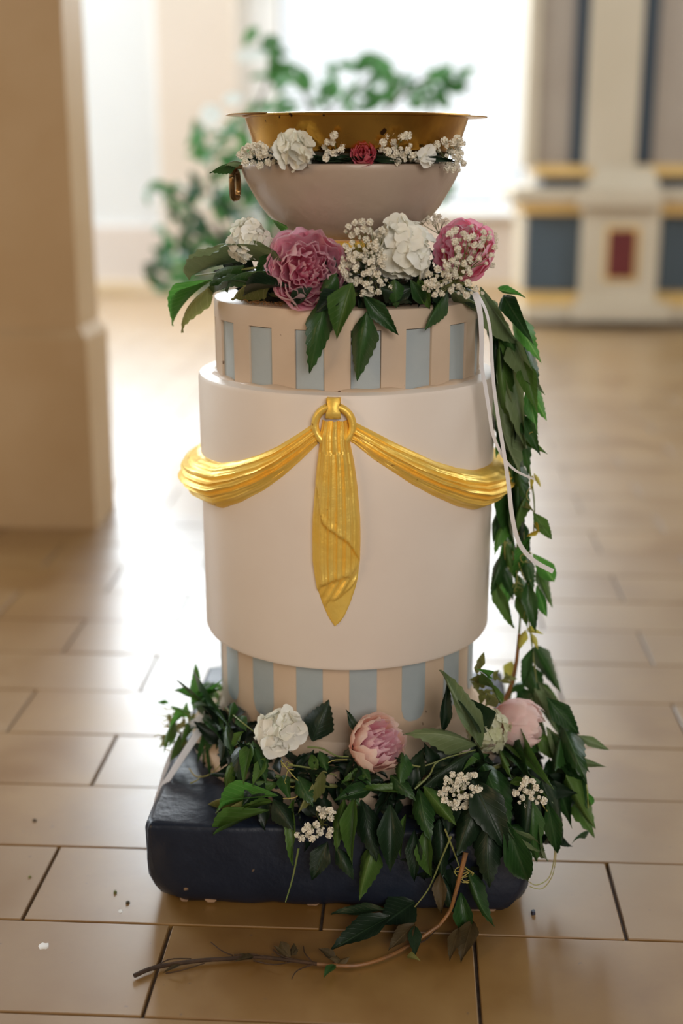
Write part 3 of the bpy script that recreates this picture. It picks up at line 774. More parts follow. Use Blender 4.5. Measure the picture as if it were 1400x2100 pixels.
TRAIL = [
 ('pale', (985, 588), (1062, 702), 52, .5), ('pale', (972, 600), (1045, 700), 28, .8), ('bright', (1022, 594), (1074, 610), 20, 0),
 ('bright', (1050, 640), (1106, 738), 48, .2), ('deep', (1032, 606), (1090, 700), 44, .2), ('deep', (1005, 640), (1060, 730), 50, 0),
 ('pale', (1040, 690), (1078, 905), 58, .3), ('mid', (1022, 690), (1046, 865), 48, .2), ('pale', (1050, 690), (1112, 802), 52, .4),
 ('bright', (1078, 780), (1118, 858), 38, .1), ('bright', (1082, 800), (1102, 886), 34, .3), ('deep', (1060, 830), (1082, 965), 46, 0),
 ('mid', (1030, 840), (1062, 930), 38, .4), ('deep', (1045, 880), (1050, 990), 40, 0), ('mid', (1072, 900), (1120, 930), 18, .2),
 ('deep', (1062, 920), (1068, 1100), 40, .1), ('deep', (1050, 960), (1058, 1120), 32, .4), ('bright', (1022, 880), (1018, 935), 22, .4),
 ('mid', (1092, 1050), (1128, 1102), 34, .2), ('bright', (1040, 1066), (1016, 1134), 30, .2), ('bright', (1046, 1100), (1020, 1170), 30, -.2),
 ('deep', (1034, 1130), (1008, 1215), 36, .1), ('mid', (1010, 1180), (1052, 1280), 34, .4), ('deep', (1025, 1150), (1050, 1225), 34, 0),
 ('bright', (1092, 1136), (1134, 1190), 42, .2), ('mid', (1100, 1165), (1130, 1240), 30, .2), ('deep', (1082, 1190), (1098, 1290), 38, .2),
 ('mid', (1062, 1180), (1078, 1250), 40, 0), ('bright', (1050, 1190), (1040, 1242), 26, .2), ('deep', (1070, 1130), (1092, 1210), 36, .1),
 ('deep', (1060, 1060), (1086, 1150), 34, .1), ('mid', (1080, 1010), (1062, 1090), 26, .3), ('bright', (1070, 1000), (1040, 1060), 22, .1),
 ('yellow', (1094, 970), (1108, 998), 10, .2), ('yellow', (1092, 975), (1088, 1005), 9, 0), ('yellow', (1096, 1065), (1118, 1082), 10, 0),
 ('yellow', (1094, 1068), (1106, 1094), 8, 0), ('yellow', (1080, 1100), (1106, 1085), 10, 0), ('olive', (1070, 1035), (1094, 1050), 16, 0),
 ('yellow', (1078, 1292), (1066, 1330), 20, .2), ('yellow', (1080, 1290), (1112, 1300), 16, .2), ('yellow', (1086, 1296), (1102, 1330), 14, .3),
 ('yellow', (1050, 1356), (1038, 1394), 30, .1), ('dark', (1040, 700), (1020, 780), 46, 0), ('dark', (1015, 690), (1020, 800), 30, 0),
 ('deep', (1096, 1322), (1145, 1412), 46, .2), ('deep', (1095, 1328), (1076, 1402), 30, .3), ('deep', (1080, 1400), (1040, 1420), 22, 0),
 ('pale', (1104, 1398), (1170, 1468), 42, .6), ('pale', (1096, 1412), (1150, 1508), 40, .4), ('deep', (1064, 1410), (1100, 1480), 46, .1),
 ('mid', (1100, 1400), (1140, 1440), 30, .2), ('deep', (1120, 1440), (1160, 1510), 40, 0),
 ('deep', (1000, 620), (1022, 745), 40, .2), ('pale', (1030, 730), (1058, 930), 60, .5), ('deep', (1060, 690), (1098, 800), 54, -.2), ('mid', (1070, 740), (1100, 840), 46, .1), ('pale', (1020, 770), (1066, 960), 48, .7),
 ('deep', (1070, 850), (1106, 930), 36, .2), ('deep', (1050, 930), (1084, 1040), 42, .1), ('dark', (1030, 800), (1040, 960), 50, 0), ('dark', (1050, 960), (1070, 1100), 46, 0), ('bright', (1090, 1100), (1060, 1180), 34, .3),
 ('mid', (1030, 1090), (1060, 1190), 34, .2), ('bright', (1100, 1200), (1120, 1262), 26, .2), ('deep', (1020, 1050), (1012, 1110), 26, .2), ('mid', (1060, 1220), (1080, 1284), 30, 0), ('bright', (1036, 1180), (1020, 1232), 30, .2),
 ('pale', (1090, 1430), (1130, 1530), 44, .5), ('deep', (1080, 1360), (1110, 1440), 50, .1),
]
for k, b, t, w, r in TRAIL:
    o1 = random.uniform(-.015, .025)
    leaf(g_trail, k, trail_pt(*b, o1), trail_pt(*t, o1 + .012), w, r)
st = MB()
st.tube([trail_pt(*p) for p in ((990, 600), (1030, 680), (1060, 780), (1075, 880), (1085, 960), (1095, 1030), (1094, 1090))], .0022, .0010, 6)
st.tube([trail_pt(*p) for p in ((1040, 760), (1052, 900), (1050, 1000), (1062, 1100), (1056, 1180), (1066, 1250), (1062, 1320), (1055, 1390), (1040, 1450))], .0020, .0016, 6)
st.tube([trail_pt(*p, .01) for p in ((1060, 900), (1068, 1000), (1074, 1100), (1080, 1180), (1082, 1250), (1090, 1320), (1100, 1400))], .0014, .0012, 5)
st.build('stem', M['stem'], g_trail)
st = MB(); st.tube([trail_pt(*p, .03) for p in ((1064, 1300), (1058, 1360), (1046, 1410), (1030, 1448))], .0022, .0040, 7); st.build('stem', M['stem_brown'], g_trail)
def part_tube(name, mat, parent, pts, r0, r1=None, n=5, sub=4):
    return MB().tube(pts, r0, r1, n, sub).build(name, mat, parent)
def curl(mb, c, r, turns, drop, w=.0005, seed=1, plane=(Vector((1, 0, 0)), Vector((0, 0, 1)))):
    rnd = random.Random(seed); pts = []; n = int(turns * 9)
    for i in range(n):
        t = 2 * pi * i / 9; rr = r * (.7 + .5 * rnd.random()) * (1 - .3 * i / n)
        pts.append(c + plane[0] * rr * cos(t + seed) + plane[1] * (rr * sin(t + seed) * .8 - drop * i / n) + Vector((0, rnd.uniform(-.004, .004), 0)))
    part_tube('tendril', M['tendril'], mb, pts, w, w * .7, 5, 3)
for i, (x, y, r, tn, dr) in enumerate(((1040, 1100, .006, 1.6, .02), (1052, 1140, .009, 1.5, .02), (1078, 1130, .008, 1.8, .02), (1060, 1200, .008, 2, .01), (1086, 1000, .005, 1, .02), (1090, 890, .006, 1, .01), (1080, 1260, .006, 1, .01), (1150, 1480, .006, 1, .01))):
    curl(g_trail, trail_pt(x, y, .02), r, tn, dr, .0007, i + 2)
for a, b, c in (((1040, 1040), (1034, 1100), (1036, 1170)), ((1072, 1060), (1058, 1130), (1076, 1190)), ((1050, 1130), (1060, 1190), (1046, 1230)), ((1088, 1190), (1070, 1230), (1092, 1262))):
    part_tube('tendril', M['tendril'], g_trail, [trail_pt(*a, .02), trail_pt(*b, .025), trail_pt(*c, .02)], .0008, .0006)

BASE = [
 # right cluster
 ('pale', (980, 1532), (906, 1384), 56, .3), ('pale', (978, 1528), (836, 1508), 56, .1), ('dark', (1000, 1500), (932, 1424), 60, 0),
 ('dark', (975, 1540), (872, 1614), 60, .1), ('dark', (905, 1500), (915, 1400), 30, .3), ('deep', (1000, 1548), (940, 1560), 26, .2), ('mid', (985, 1562), (950, 1580), 20, .3),
 ('deep', (985, 1560), (1044, 1690), 82, .1), ('dark', (968, 1600), (1036, 1742), 84, 0), ('dark', (1000, 1680), (1003, 1812), 70, .1),
 ('deep', (1035, 1680), (1080, 1800), 62, .2), ('dark', (980, 1640), (940, 1750), 70, 0), ('pale', (1030, 1690), (1108, 1738), 34, .5), ('deep', (1040, 1695), (1100, 1730), 40, .1),
 ('mid', (1060, 1530), (1128, 1610), 56, .2), ('mid', (1070, 1560), (1120, 1632), 44, .4), ('deep', (1040, 1530), (1090, 1610), 50, .1),
 ('mid', (1030, 1540), (1050, 1600), 26, .3), ('mid', (1045, 1605), (1090, 1600), 20, .2), ('deep', (1130, 1500), (1192, 1590), 54, .1),
 ('pale', (1185, 1508), (1244, 1536), 24, .3), ('mid', (1140, 1560), (1214, 1708), 72, .2), ('deep', (1150, 1550), (1200, 1650), 60, -.1),
 ('deep', (1155, 1500), (1140, 1580), 40, .2), ('pale', (1180, 1560), (1240, 1572), 20, .3), ('deep', (1090, 1640), (1100, 1760), 46, .2),
 ('pale', (1100, 1620), (1122, 1758), 30, .4), ('dark', (1110, 1600), (1150, 1720), 70, 0), ('deep', (1120, 1640), (1140, 1740), 44, 0),
 ('deep', (1208, 1705), (1175, 1728), 12, .3), ('bright', (1196, 1620), (1212, 1650), 16, 0), ('dark', (1085, 1610), (1075, 1740), 60, 0),
 ('mid', (1100, 1500), (1150, 1560), 44, .3), ('deep', (1150, 1480), (1200, 1600), 60, .1), ('pale', (1120, 1490), (1186, 1560), 40, .5), ('mid', (1160, 1590), (1216, 1690), 50, .4), ('deep', (1130, 1560), (1170, 1690), 66, .1), ('deep', (1170, 1520), (1206, 1580), 30, .3), ('pale', (1075, 1560), (1128, 1640), 48, .6), ('deep', (1075, 1520), (1130, 1530), 40, .1), ('deep', (1120, 1430), (1182, 1500), 50, .2),
 # centre hanging over the front edge
 ('deep', (858, 1618), (882, 1722), 52, .1), ('mid', (874, 1696), (884, 1794), 42, .3), ('mid', (868, 1612), (932, 1688), 44, .2),
 ('mid', (842, 1632), (740, 1622), 26, .4), ('mid', (706, 1638), (690, 1742), 38, .1), ('mid', (728, 1634), (722, 1764), 40, .2),
 ('mid', (768, 1728), (740, 1838), 52, .1), ('dark', (672, 1726), (642, 1800), 50, 0), ('dark', (690, 1738), (722, 1800), 36, 0),
 ('mid', (832, 1670), (822, 1756), 22, .2), ('olive', (668, 1572), (616, 1662), 38, .2), ('mid', (604, 1640), (602, 1766), 30, .4),
 ('dark', (740, 1640), (770, 1760), 60, 0), ('dark', (800, 1650), (800, 1780), 60, 0), ('dark', (900, 1680), (905, 1800), 60, 0), ('dark', (850, 1700), (850, 1800), 40, .1),
 ('deep', (700, 1600), (735, 1650), 44, 0), ('deep', (760, 1620), (690, 1640), 44, 0), ('deep', (825, 1540), (822, 1610), 44, .3),
 ('mid', (765, 1580), (704, 1606), 34, .3), ('deep', (800, 1590), (850, 1640), 40, 0), ('deep', (730, 1576), (760, 1610), 40, 0),
 ('dark', (640, 1520), (672, 1440), 72, .1), ('dark', (728, 1502), (710, 1458), 22, .2), ('deep', (610, 1592), (640, 1650), 46, .1), ('deep', (580, 1590), (595, 1640), 34, .2),
 ('deep', (655, 1540), (670, 1580), 30, 0), ('mid', (640, 1548), (652, 1596), 24, .2),
 ('mid', (512, 1522), (466, 1612), 46, .2), ('mid', (514, 1524), (500, 1604), 34, .1), ('deep', (518, 1520), (545, 1600), 40, .2), ('mid', (545, 1556), (520, 1610), 30, .2),
 ('mid', (574, 1606), (482, 1622), 36, .3), ('bright', (570, 1632), (452, 1660), 44, .2), ('olive', (530, 1640), (424, 1660), 20, .3), ('mid', (560, 1646), (446, 1694), 34, .5),
 ('olive', (500, 1640), (446, 1696), 22, .4), ('mid', (552, 1662), (440, 1722), 38, .2), ('dark', (560, 1640), (600, 1700), 50, 0), ('dark', (540, 1600), (500, 1650), 50, 0),
 # left, behind
 ('bright', (402, 1440), (400, 1364), 26, .2), ('bright', (398, 1432), (358, 1416), 20, .1), ('deep', (405, 1430), (440, 1400), 24, .2), ('bright', (405, 1444), (452, 1414), 34, .2),
 ('deep', (400, 1450), (450, 1450), 40, .2), ('bright', (440, 1425), (455, 1395), 18, .2), ('deep', (420, 1470), (450, 1500), 36, .2), ('deep', (436, 1480), (466, 1540), 46, .1),
 ('deep', (465, 1485), (480, 1560), 34, .2), ('mid', (470, 1490), (475, 1540), 16, .2), ('mid', (425, 1500), (418, 1560), 26, .2), ('deep', (440, 1510), (430, 1590), 30, .1),
 ('mid', (360, 1480), (338, 1540), 24, .2), ('bright', (380, 1465), (345, 1500), 20, .2), ('mid', (372, 1500), (350, 1560), 18, .2), ('deep', (490, 1470), (505, 1500), 30, .1),
 ('bright', (390, 1470), (350, 1450), 18, 0), ('mid', (395, 1490), (370, 1530), 22, 0), ('deep', (480, 1440), (470, 1480), 22, .1), ('mid', (500, 1500), (480, 1530), 26, .3),
 ('deep', (505, 1560), (470, 1600), 36, 0), ('bright', (1000, 1390), (975, 1372), 16, 0), ('mid', (1010, 1410), (985, 1380), 16, 0), ('mid', (1020, 1440), (1000, 1400), 18, .2),
 ('olive', (1015, 1450), (990, 1420), 14, .2),
 ('deep', (452, 1480), (432, 1556), 36, .1), ('dark', (470, 1500), (455, 1570), 44, 0), ('deep', (440, 1490), (408, 1560), 26, .3), ('dark', (500, 1520), (490, 1600), 50, 0), ('deep', (420, 1450), (470, 1490), 44, .2),
 # low in front of the plinth
 ('dark', (905, 1800), (930, 1870), 40, 0), ('wither', (903, 1790), (905, 1868), 34, .2), ('deep', (955, 1776), (1010, 1892), 36, .4), ('deep', (945, 1830), (962, 1920), 44, .2),
]
for k, b, t, w, r in BASE:
    o1 = random.uniform(.004, .022)
    leaf(g_base, k, base_pt(*b, o1), base_pt(*t, o1 + .006), w, r)
for k, b, t, w, r in [('dark', (790, 1868), (678, 1876), 34, 0), ('dark', (800, 1880), (676, 1952), 62, 0), ('dark', (850, 1850), (780, 1900), 90, 0),
                      ('wither', (850, 1895), (796, 1950), 40, 0), ('dark', (850, 1900), (850, 1965), 30, 0), ('wither', (968, 1890), (945, 1976), 48, .2), ('wither', (940, 1905), (922, 1972), 30, .3)]:
    pb_, pt_ = onZ(*b, .022), onZ(*t, .006)
    LC[0] += 1
    link('leaf', LEAF[k][1], g_base, orient(pb_, pt_, w * .00064, r, Vector((0, -.3, 1)), (pt_ - pb_).length * .5))
def base_f(x0, x1, y0, y1, o=-.035): return lambda r: base_pt(r.uniform(x0, x1), r.uniform(y0, y1), o)
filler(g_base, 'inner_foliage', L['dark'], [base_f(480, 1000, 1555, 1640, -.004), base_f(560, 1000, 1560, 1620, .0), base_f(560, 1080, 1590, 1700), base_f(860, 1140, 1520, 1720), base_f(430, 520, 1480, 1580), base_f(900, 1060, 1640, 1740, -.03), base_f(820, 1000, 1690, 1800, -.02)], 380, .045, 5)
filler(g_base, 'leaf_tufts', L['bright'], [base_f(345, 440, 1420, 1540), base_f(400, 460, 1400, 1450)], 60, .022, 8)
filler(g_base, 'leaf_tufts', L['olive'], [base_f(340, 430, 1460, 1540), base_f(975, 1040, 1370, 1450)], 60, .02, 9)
st = MB()
for pl in (((462, 1452), (490, 1476), (520, 1500)), ((630, 1532), (660, 1535), (690, 1550), (715, 1552)), ((590, 1568), (640, 1576), (690, 1590)), ((500, 1600), (470, 1640), (440, 1670)),
           ((912, 1700), (930, 1745), (946, 1790)), ((925, 1715), (905, 1760), (880, 1820), (850, 1860)), ((612, 1740), (600, 1800), (585, 1850)), ((850, 1618), (880, 1590), (900, 1560), (975, 1538)), ((820, 1560), (860, 1572), (900, 1560))):
    part_tube('stem', M['stem'], g_base, [base_pt(*p, .018) for p in pl], .0015, .0008, 6)
st.tube([base_pt(*p, .0) for p in ((480, 1540), (560, 1590), (660, 1610), (800, 1610), (900, 1600), (1000, 1580), (1080, 1540))], .003, .003, 6)
st.build('stem', M['stem'], g_base)
for i, (x, y, r, tn, dr) in enumerate(((950, 1790, .013, 2.6, .004), (958, 1800, .010, 2.2, .002), (600, 1590, .012, 1.4, .03), (590, 1560, .008, 1.2, .01), (930, 1935, .006, 1, .004))):
    curl(g_base, base_pt(x, y, .022), r, tn, dr, .0006, i + 12)
for pl in (((1106, 1640), (1128, 1680), (1140, 1730), (1134, 1790), (1112, 1822), (1086, 1818)), ((1120, 1660), (1136, 1710), (1136, 1760), (1125, 1800), (1100, 1815), (1084, 1808)),
           ((1196, 1560), (1203, 1610), (1206, 1660)), ((388, 1576), (402, 1592), (430, 1588), (460, 1560)), ((390, 1606), (404, 1600), (412, 1590)), ((575, 1560), (600, 1590), (618, 1610), (608, 1634), (580, 1638)), ((660, 1578), (680, 1560), (712, 1558))):
    part_tube('tendril', M['tendril'], g_base, [base_pt(*p, .02) for p in pl], .0009, .0006)
td = MB()
rr_ = random.Random(4)
for i in range(16):
    x, y = rr_.uniform(335, 440), rr_.uniform(1450, 1545); p = base_pt(x, y, .01)
    td.tube([p, p + Vector((rr_.uniform(-.02, .005), rr_.uniform(-.01, .01), rr_.uniform(-.005, .01))), p + Vector((rr_.uniform(-.03, .0), rr_.uniform(-.01, .01), rr_.uniform(-.012, .012)))], .0008, .0004, 4, 3)
td.build('root_hairs', M['tendril'], g_base)['kind'] = 'stuff'

# fallen vine on the tiles, rising in front of the plinth
fv = [(275, 2001), (318, 1984), (400, 1971), (470, 1966), (530, 1963), (600, 1970), (650, 1977), (715, 1981), (760, 1974), (810, 1955), (860, 1925)]
pts = [onZ(x, y, .0045) for x, y in fv] + [onZ(900, 1898, .018), base_pt(922, 1868, .02), base_pt(934, 1830, .024), base_pt(946, 1785, .024), base_pt(955, 1748, .02)]
MB().tube(pts[:7], .0030, .0024, 7).build('stem', M['stem_dry'], g_fall)
MB().tube(pts[6:12], .0024, .0024, 7).build('stem', M['stem_brown'], g_fall)
MB().tube(pts[11:], .0022, .0034, 8).build('stem', M['stem_brown'], g_fall)
for pl in (((310, 1990), (345, 1968), (392, 1966)), ((340, 1996), (372, 1990), (420, 1975)), ((478, 1960), (455, 1950), (432, 1932)), ((520, 1970), (560, 1978), (600, 1972)), ((650, 1975), (610, 1990), (598, 2008)), ((640, 1972), (625, 1955), (622, 1940)),
           ((560, 1948), (580, 1962), (620, 1970), (670, 1978), (690, 1970)), ((840, 1940), (872, 1928), (896, 1905)), ((480, 1958), (520, 1957), (560, 1966))):
    part_tube('twig', M['stem_dry'], g_fall, [onZ(x, y, .004 + .004 * (i == 1)) for i, (x, y) in enumerate(pl)], .0011, .0006)
def zleaf(k, b, t, w, zb=.006, zt=.012, v=None):
    LC[0] += 1; pb_, pt_ = onZ(*b, zb), onZ(*t, zt)
    link('leaf', LEAF[k][LC[0] % 4 if v is None else v], g_fall, orient(pb_, pt_, w * .00085, random.uniform(-.5, .5), Vector((0, -.4, 1)), (pt_ - pb_).length * .6))
for a in (('wither', (595, 1962), (575, 1930), 20), ('wither', (598, 1960), (603, 1934), 16), ('wither', (585, 1962), (560, 1940), 10), ('wither', (600, 1958), (612, 1946), 10),
          ('wither', (690, 1975), (652, 1945), 16), ('wither', (695, 1975), (718, 1962), 12), ('deep', (686, 1980), (664, 2006), 16), ('wither', (700, 1970), (675, 1966), 14),
          ('wither', (520, 1962), (480, 1972), 10), ('wither', (515, 1960), (490, 1955), 8), ('wither', (370, 1980), (335, 1996), 8), ('wither', (860, 1925), (822, 1905), 26), ('olive', (835, 1960), (862, 1970), 12)):
    zleaf(*a)
print('leaves', LC[0])

# ================================================================== FLOWERS
def petal_me(name, mat, seed, bmax=115, hw=.62, ruffle=.05, nb=9, nt=7, notch=.08):
    rnd = random.Random(seed); G = []
    for i in range(nb + 1):
        s = i / nb; row = []
        for j in range(nt + 1):
            t = 2 * j / nt - 1
            w = hw * (sin(pi * min(1, .12 + s * .62)) ** .8)
            b = radians(bmax) * s * (1 - .16 * t * t * s - notch * s ** 3 * (1 + sin(seed + 7 * t)) * .5)
            r = 1 + ruffle * s ** 2 * sin(5 * t + seed * 2.1) + ruffle * .6 * s ** 3 * sin(11 * t + seed)
            if s > .85: r += .05
            th = w * t / max(sin(b), .30) * (.30 + .70 * min(1, s * 2)) if s > 0 else 0
            th = max(-1.2, min(1.2, th))
            row.append((r * sin(b) * cos(th), r * sin(b) * sin(th), -r * cos(b)))
        G.append(row)
    return MB().grid(G).mesh(name, mat, True, 0)
def frame(Nv, spin=0):
    z = Nv.normalized(); x = Vector((0, 0, 1)).cross(z)
    if x.length < .01: x = Vector((1, 0, 0))
    x.normalize(); y = z.cross(x)
    m = Matrix((x, y, z)).transposed().to_4x4()
    return m @ Matrix.Rotation(spin, 4, 'Z')
def peony(name, c, Nv, R, mats, label, rings, seed, dome=False, cat='flower', group=None):
    """rings: (radius factor, height factor, petals, polar reach in degrees, mesh set)"""
    rnd = random.Random(seed)
    root = empty(name, c - Nv.normalized() * R * .6, label, cat, group)
    fr = frame(Nv)
    sets = {}
    for (rf, hf, n, reach, mk, ruf) in rings:
        key = (mk, reach, ruf)
        if key not in sets: sets[key] = [petal_me('petal', mats[mk], seed + q * 3, reach, .66 if ruf < .06 else .58, ruf) for q in range(3)]
        off = rnd.uniform(0, 6.28)
        for k in range(n):
            a = off + 2 * pi * k / n + rnd.uniform(-.18, .18)
            rr_ = R * rf * rnd.uniform(.92, 1.08); hh = R * hf * rnd.uniform(.92, 1.08)
            dz = R * (.86 * sqrt(1 - min(.97, rf * .98) ** 2) + cos(radians(reach)) * hf) * rnd.uniform(.30, .62) if dome else 0
            m = Matrix.Translation(c + Nv.normalized() * (dz - R * .08)) @ fr @ Matrix.Rotation(a, 4, 'Z') @ Matrix.Rotation(rnd.uniform(-.22, .22) if dome else rnd.uniform(-.12, .12), 4, 'Y') @ Matrix.Diagonal((rr_, rr_ * rnd.uniform(.9, 1.15), hh, 1))
            link('petal', sets[key][k % 3], root, m)
    # calyx
    G = [[(x * R, y * R, z * R) for x, y, z in [(r * cos(t), r * sin(t), zz) for t in [2 * pi * i / 10 for i in range(10)]]] for r, zz in ((.05, -1.25), (.08, -1.1), (.35, -1.02), (.5, -.9))]
    me_ = MB().grid(G, closev=True).mesh('calyx', M['stem']); link('calyx', me_, root, Matrix.Translation(c - Nv.normalized() * R * .08) @ fr)
    return root
PX = .00064
def cam_dir(c, up=.25, side=0): return ((CO - c).normalized() + Vector((side, 0, up))).normalized()
c1 = onY(630, 552, -.172)
full = [(1.03, .82, 8, 86, 0, .04), (1.0, .9, 8, 98, 0, .06), (.93, .92, 8, 110, 0, .08), (.84, .92, 7, 118, 0, .10), (.74, .90, 7, 122, 0, .12), (.63, .88, 7, 122, 0, .14), (.52, .84, 6, 126, 0, .15), (.42, .8, 6, 126, 1, .16), (.32, .74, 5, 126, 0, .18), (.22, .7, 4, 128, 1, .18), (.12, .66, 4, 128, 1, .2)]
peony('peony', c1, cam_dir(c1, .12, .12), 74 * .00063, [P['pink'], P['pink_deep']], 'full open pink peony on the left of the drum below the bowl', full, 5, True)
# stray petal standing behind it
c2 = onY(952, 512, -.125)
peony('peony', c2, cam_dir(c2, .35, -.25), 58 * .00065, [P['pink_deep'], P['pink_deep']], 'pink peony half hidden by white sprays, right side below the bowl',
      [(1.05, .82, 7, 88, 0, .05), (.98, .9, 7, 104, 0, .06), (.86, .9, 7, 114, 0, .08), (.74, .88, 6, 120, 0, .1), (.60, .84, 6, 122, 1, .12), (.46, .8, 5, 124, 1, .13), (.32, .52, 5, 120, 1, .14), (.18, .48, 4, 126, 1, .15)], 11, True)
c3 = onY(778, 1524, -.245)
peony('peony', c3, (cam_dir(c3, .2) + Vector((.55, 0, .1))).normalized(), 59 * .00066, [P['coral'], P['pink']], 'coral pink peony half open on the front of the base wreath',
      [(1.0, 1.0, 5, 108, 0, .03), (.95, 1.02, 5, 122, 0, .04), (.84, 1.0, 6, 132, 0, .06), (.68, 1.0, 6, 128, 1, .10), (.50, 1.0, 6, 134, 1, .12), (.32, 1.0, 5, 136, 1, .14), (.18, .95, 4, 136, 1, .15)], 21)
c4 = onY(1066, 1484, -.165)
peony('peony', c4, (Vector((.75, -.25, -.05))).normalized(), 47 * .00070, [P['blush'], P['blush']], 'pale blush closed peony at the right end of the base wreath',
      [(1.04, 1.1, 3, 118, 0, .04), (1.0, 1.15, 4, 138, 0, .05), (.94, 1.15, 4, 148, 0, .05), (.84, 1.12, 5, 152, 0, .06), (.68, 1.1, 4, 146, 1, .09), (.45, 1.08, 4, 140, 1, .1)], 31)
# the upright guard petal behind the left peony belongs to it
gm = petal_me('petal', P['pink'], 40, 95, .7, .03)
pe = [o for o in COL.objects if o.name == 'peony'][0]
for (x, y, sp) in ((602, 505, 1.9),):
    cc = onY(x, y + 22, -.150)
    link('petal', gm, pe, Matrix.Translation(cc) @ frame(cam_dir(cc, -.1, -.25)) @ Matrix.Rotation(2.2, 4, 'Z') @ Matrix.Diagonal((.034, .034, .02, 1)))
    link('petal', gm, pe, Matrix.Translation(cc + Vector((-.006, .004, 0))) @ frame(cam_dir(cc, 0, -.5)) @ Matrix.Rotation(2.0, 4, 'Z') @ Matrix.Diagonal((.030, .034, .024, 1)))

cr = onY(745, 312, -.146)
peony('rose', cr, cam_dir(cr, .35), 25 * .00063, [P['rose'], P['rose']], 'small deep pink rose between brass basin and cream bowl',
      [(1.05, .8, 5, 95, 0, .03), (.9, .95, 5, 108, 0, .04), (.72, 1.0, 5, 116, 0, .05), (.54, 1.02, 5, 122, 1, .05), (.38, 1.03, 4, 128, 1, .06), (.22, 1.03, 4, 130, 1, .06)], 41)

# hydrangea florets
def floret_me(mat, seed):
    rnd = random.Random(seed); mb = MB()
    for k in range(4):
        a0 = k * pi / 2 + rnd.uniform(-.12, .12); G = []; tilt = rnd.uniform(.0, .28)
        for i in range(6):
            s = i / 5; row = []
            for j in range(5):
                t = j / 2 - 1
                w = .56 * (sin(pi * (.06 + .82 * s)) ** .55) * (1 if s < .99 else .8)
                r = .06 + .94 * s * (1 - .12 * t * t * s)
                z = tilt * s * s * .6 + .12 * t * t * s - .1 * s + .05 * sin(4 * t + seed + k)
                x, y = r, w * t
                row.append((x * cos(a0) - y * sin(a0), x * sin(a0) + y * cos(a0), z + .04 * (k % 2)))
            G.append(row)
        mb.grid(G)
    mb.grid([[(r * cos(t), r * sin(t), z) for t in [2 * pi * i / 6 for i in range(6)]] for r, z in ((.07, .02), (.06, .1), (.01, .13))], closev=True)
    return mb.mesh('floret', mat, True, 0)
FL = {k: [floret_me(P[k], 3 + q) for q in range(5)] for k in ('white', 'green_white')}
def hydrangea(c, Nv, R, n, fr_, label, seed, kind='white', spread=105, squash=(1, 1, 1)):
    rnd = random.Random(seed); root = empty('hydrangea', c, label, 'flower'); f0 = frame(Nv)
    zmin = cos(radians(spread))
    for i in range(n):
        z = 1 - (1 - zmin) * (i + .5) / n; r = sqrt(max(0, 1 - z * z)); t = i * 2.39996 + rnd.uniform(-.2, .2)
        dloc = Vector((r * cos(t) * squash[0], r * sin(t) * squash[1], z * squash[2])); d = (f0.to_3x3() @ dloc)
        p = c + d * R * rnd.uniform(.68, 1.14)
        dn = (d.normalized() + Vector((rnd.uniform(-.36, .36), rnd.uniform(-.36, .36), rnd.uniform(-.36, .36)))).normalized()
        s = fr_ * rnd.uniform(.85, 1.15)
        link('floret', FL[kind][i % 5], root, Matrix.Translation(p) @ frame(dn, rnd.uniform(0, 6.3)) @ Matrix.Diagonal((s, s, s, 1)))
    mb = MB()
    for i in range(14):
        z = 1 - (1 - zmin) * (i + .5) / 14; r = sqrt(max(0, 1 - z * z)); t = i * 2.39996
        mb.tube([c - Nv * R * .6, c + (f0.to_3x3() @ Vector((r * cos(t), r * sin(t), z))) * R * .8], .0009, .0007, 5, 1)
    mb.build('stems', M['stem'], root)
    return root
ch = onY(514, 494, -.125); hydrangea(ch, cam_dir(ch, .5, -.3), 38 * PX, 40, .0120, 'small white hydrangea head left of the full pink peony', 1, squash=(1, 1.15, 1))
ch = onY(826, 514, -.150); hydrangea(ch, cam_dir(ch, .35), 54 * PX, 32, .0195, 'largest white hydrangea head right of centre below the bowl', 2)
ch = onY(573, 1500, -.232); hydrangea(ch, cam_dir(ch, .2), 38 * .00067, 18, .0200, 'white hydrangea head at the front left of the base wreath', 3, spread=100)
ch = onY(998, 1498, -.190); hydrangea(ch, cam_dir(ch, .2), 40 * .00068, 52, .0105, 'greenish white hydrangea beside the blush peony in the base wreath', 4, 'green_white')
ch = onY(606, 308, -.135); hydrangea(ch, cam_dir(ch, .35), 27 * PX, 13, .0180, 'white hydrangea piece under the left part of the basin', 5, squash=(1.35, 1, 1))
ch = onY(868, 322, -.128); hydrangea(ch, cam_dir(ch, .2), 10 * PX, 3, .0150, 'few loose white petals under the right part of the basin', 6)

# baby's breath
def blossom_me(seed):
    rnd = random.Random(seed); mb = MB()
    for i in range(22):
        z = 1 - 1.55 * (i + .5) / 22; r = sqrt(max(0, 1 - z * z)); t = i * 2.4
        d = Vector((r * cos(t), r * sin(t), z)); a = d.cross(Vector((.3, .5, .8))).normalized(); b = d.cross(a)
        q = rnd.uniform(.30, .42); w = rnd.uniform(0, 6.28); a, b = a * cos(w) + b * sin(w), b * cos(w) - a * sin(w)
        e = d * rnd.uniform(.8, 1.08)
        v = [d * .35 - a * .1, d * .35 + a * .1, e + a * q + b * .1, e + d * .08, e - a * q - b * .1]
        mb.add(v, [(0, 1, 2, 3), (0, 3, 4)])
    G = [[(.6 * sin(b_) * cos(t), .6 * sin(b_) * sin(t), .6 * cos(b_)) for t in [2 * pi * i / 6 for i in range(6)]] for b_ in (.2, .9, 1.6, 2.4)]
    mb.grid(G, closev=True)
    return mb.mesh('blossom', P['gyp'], False)
BL = [blossom_me(q) for q in range(4)]
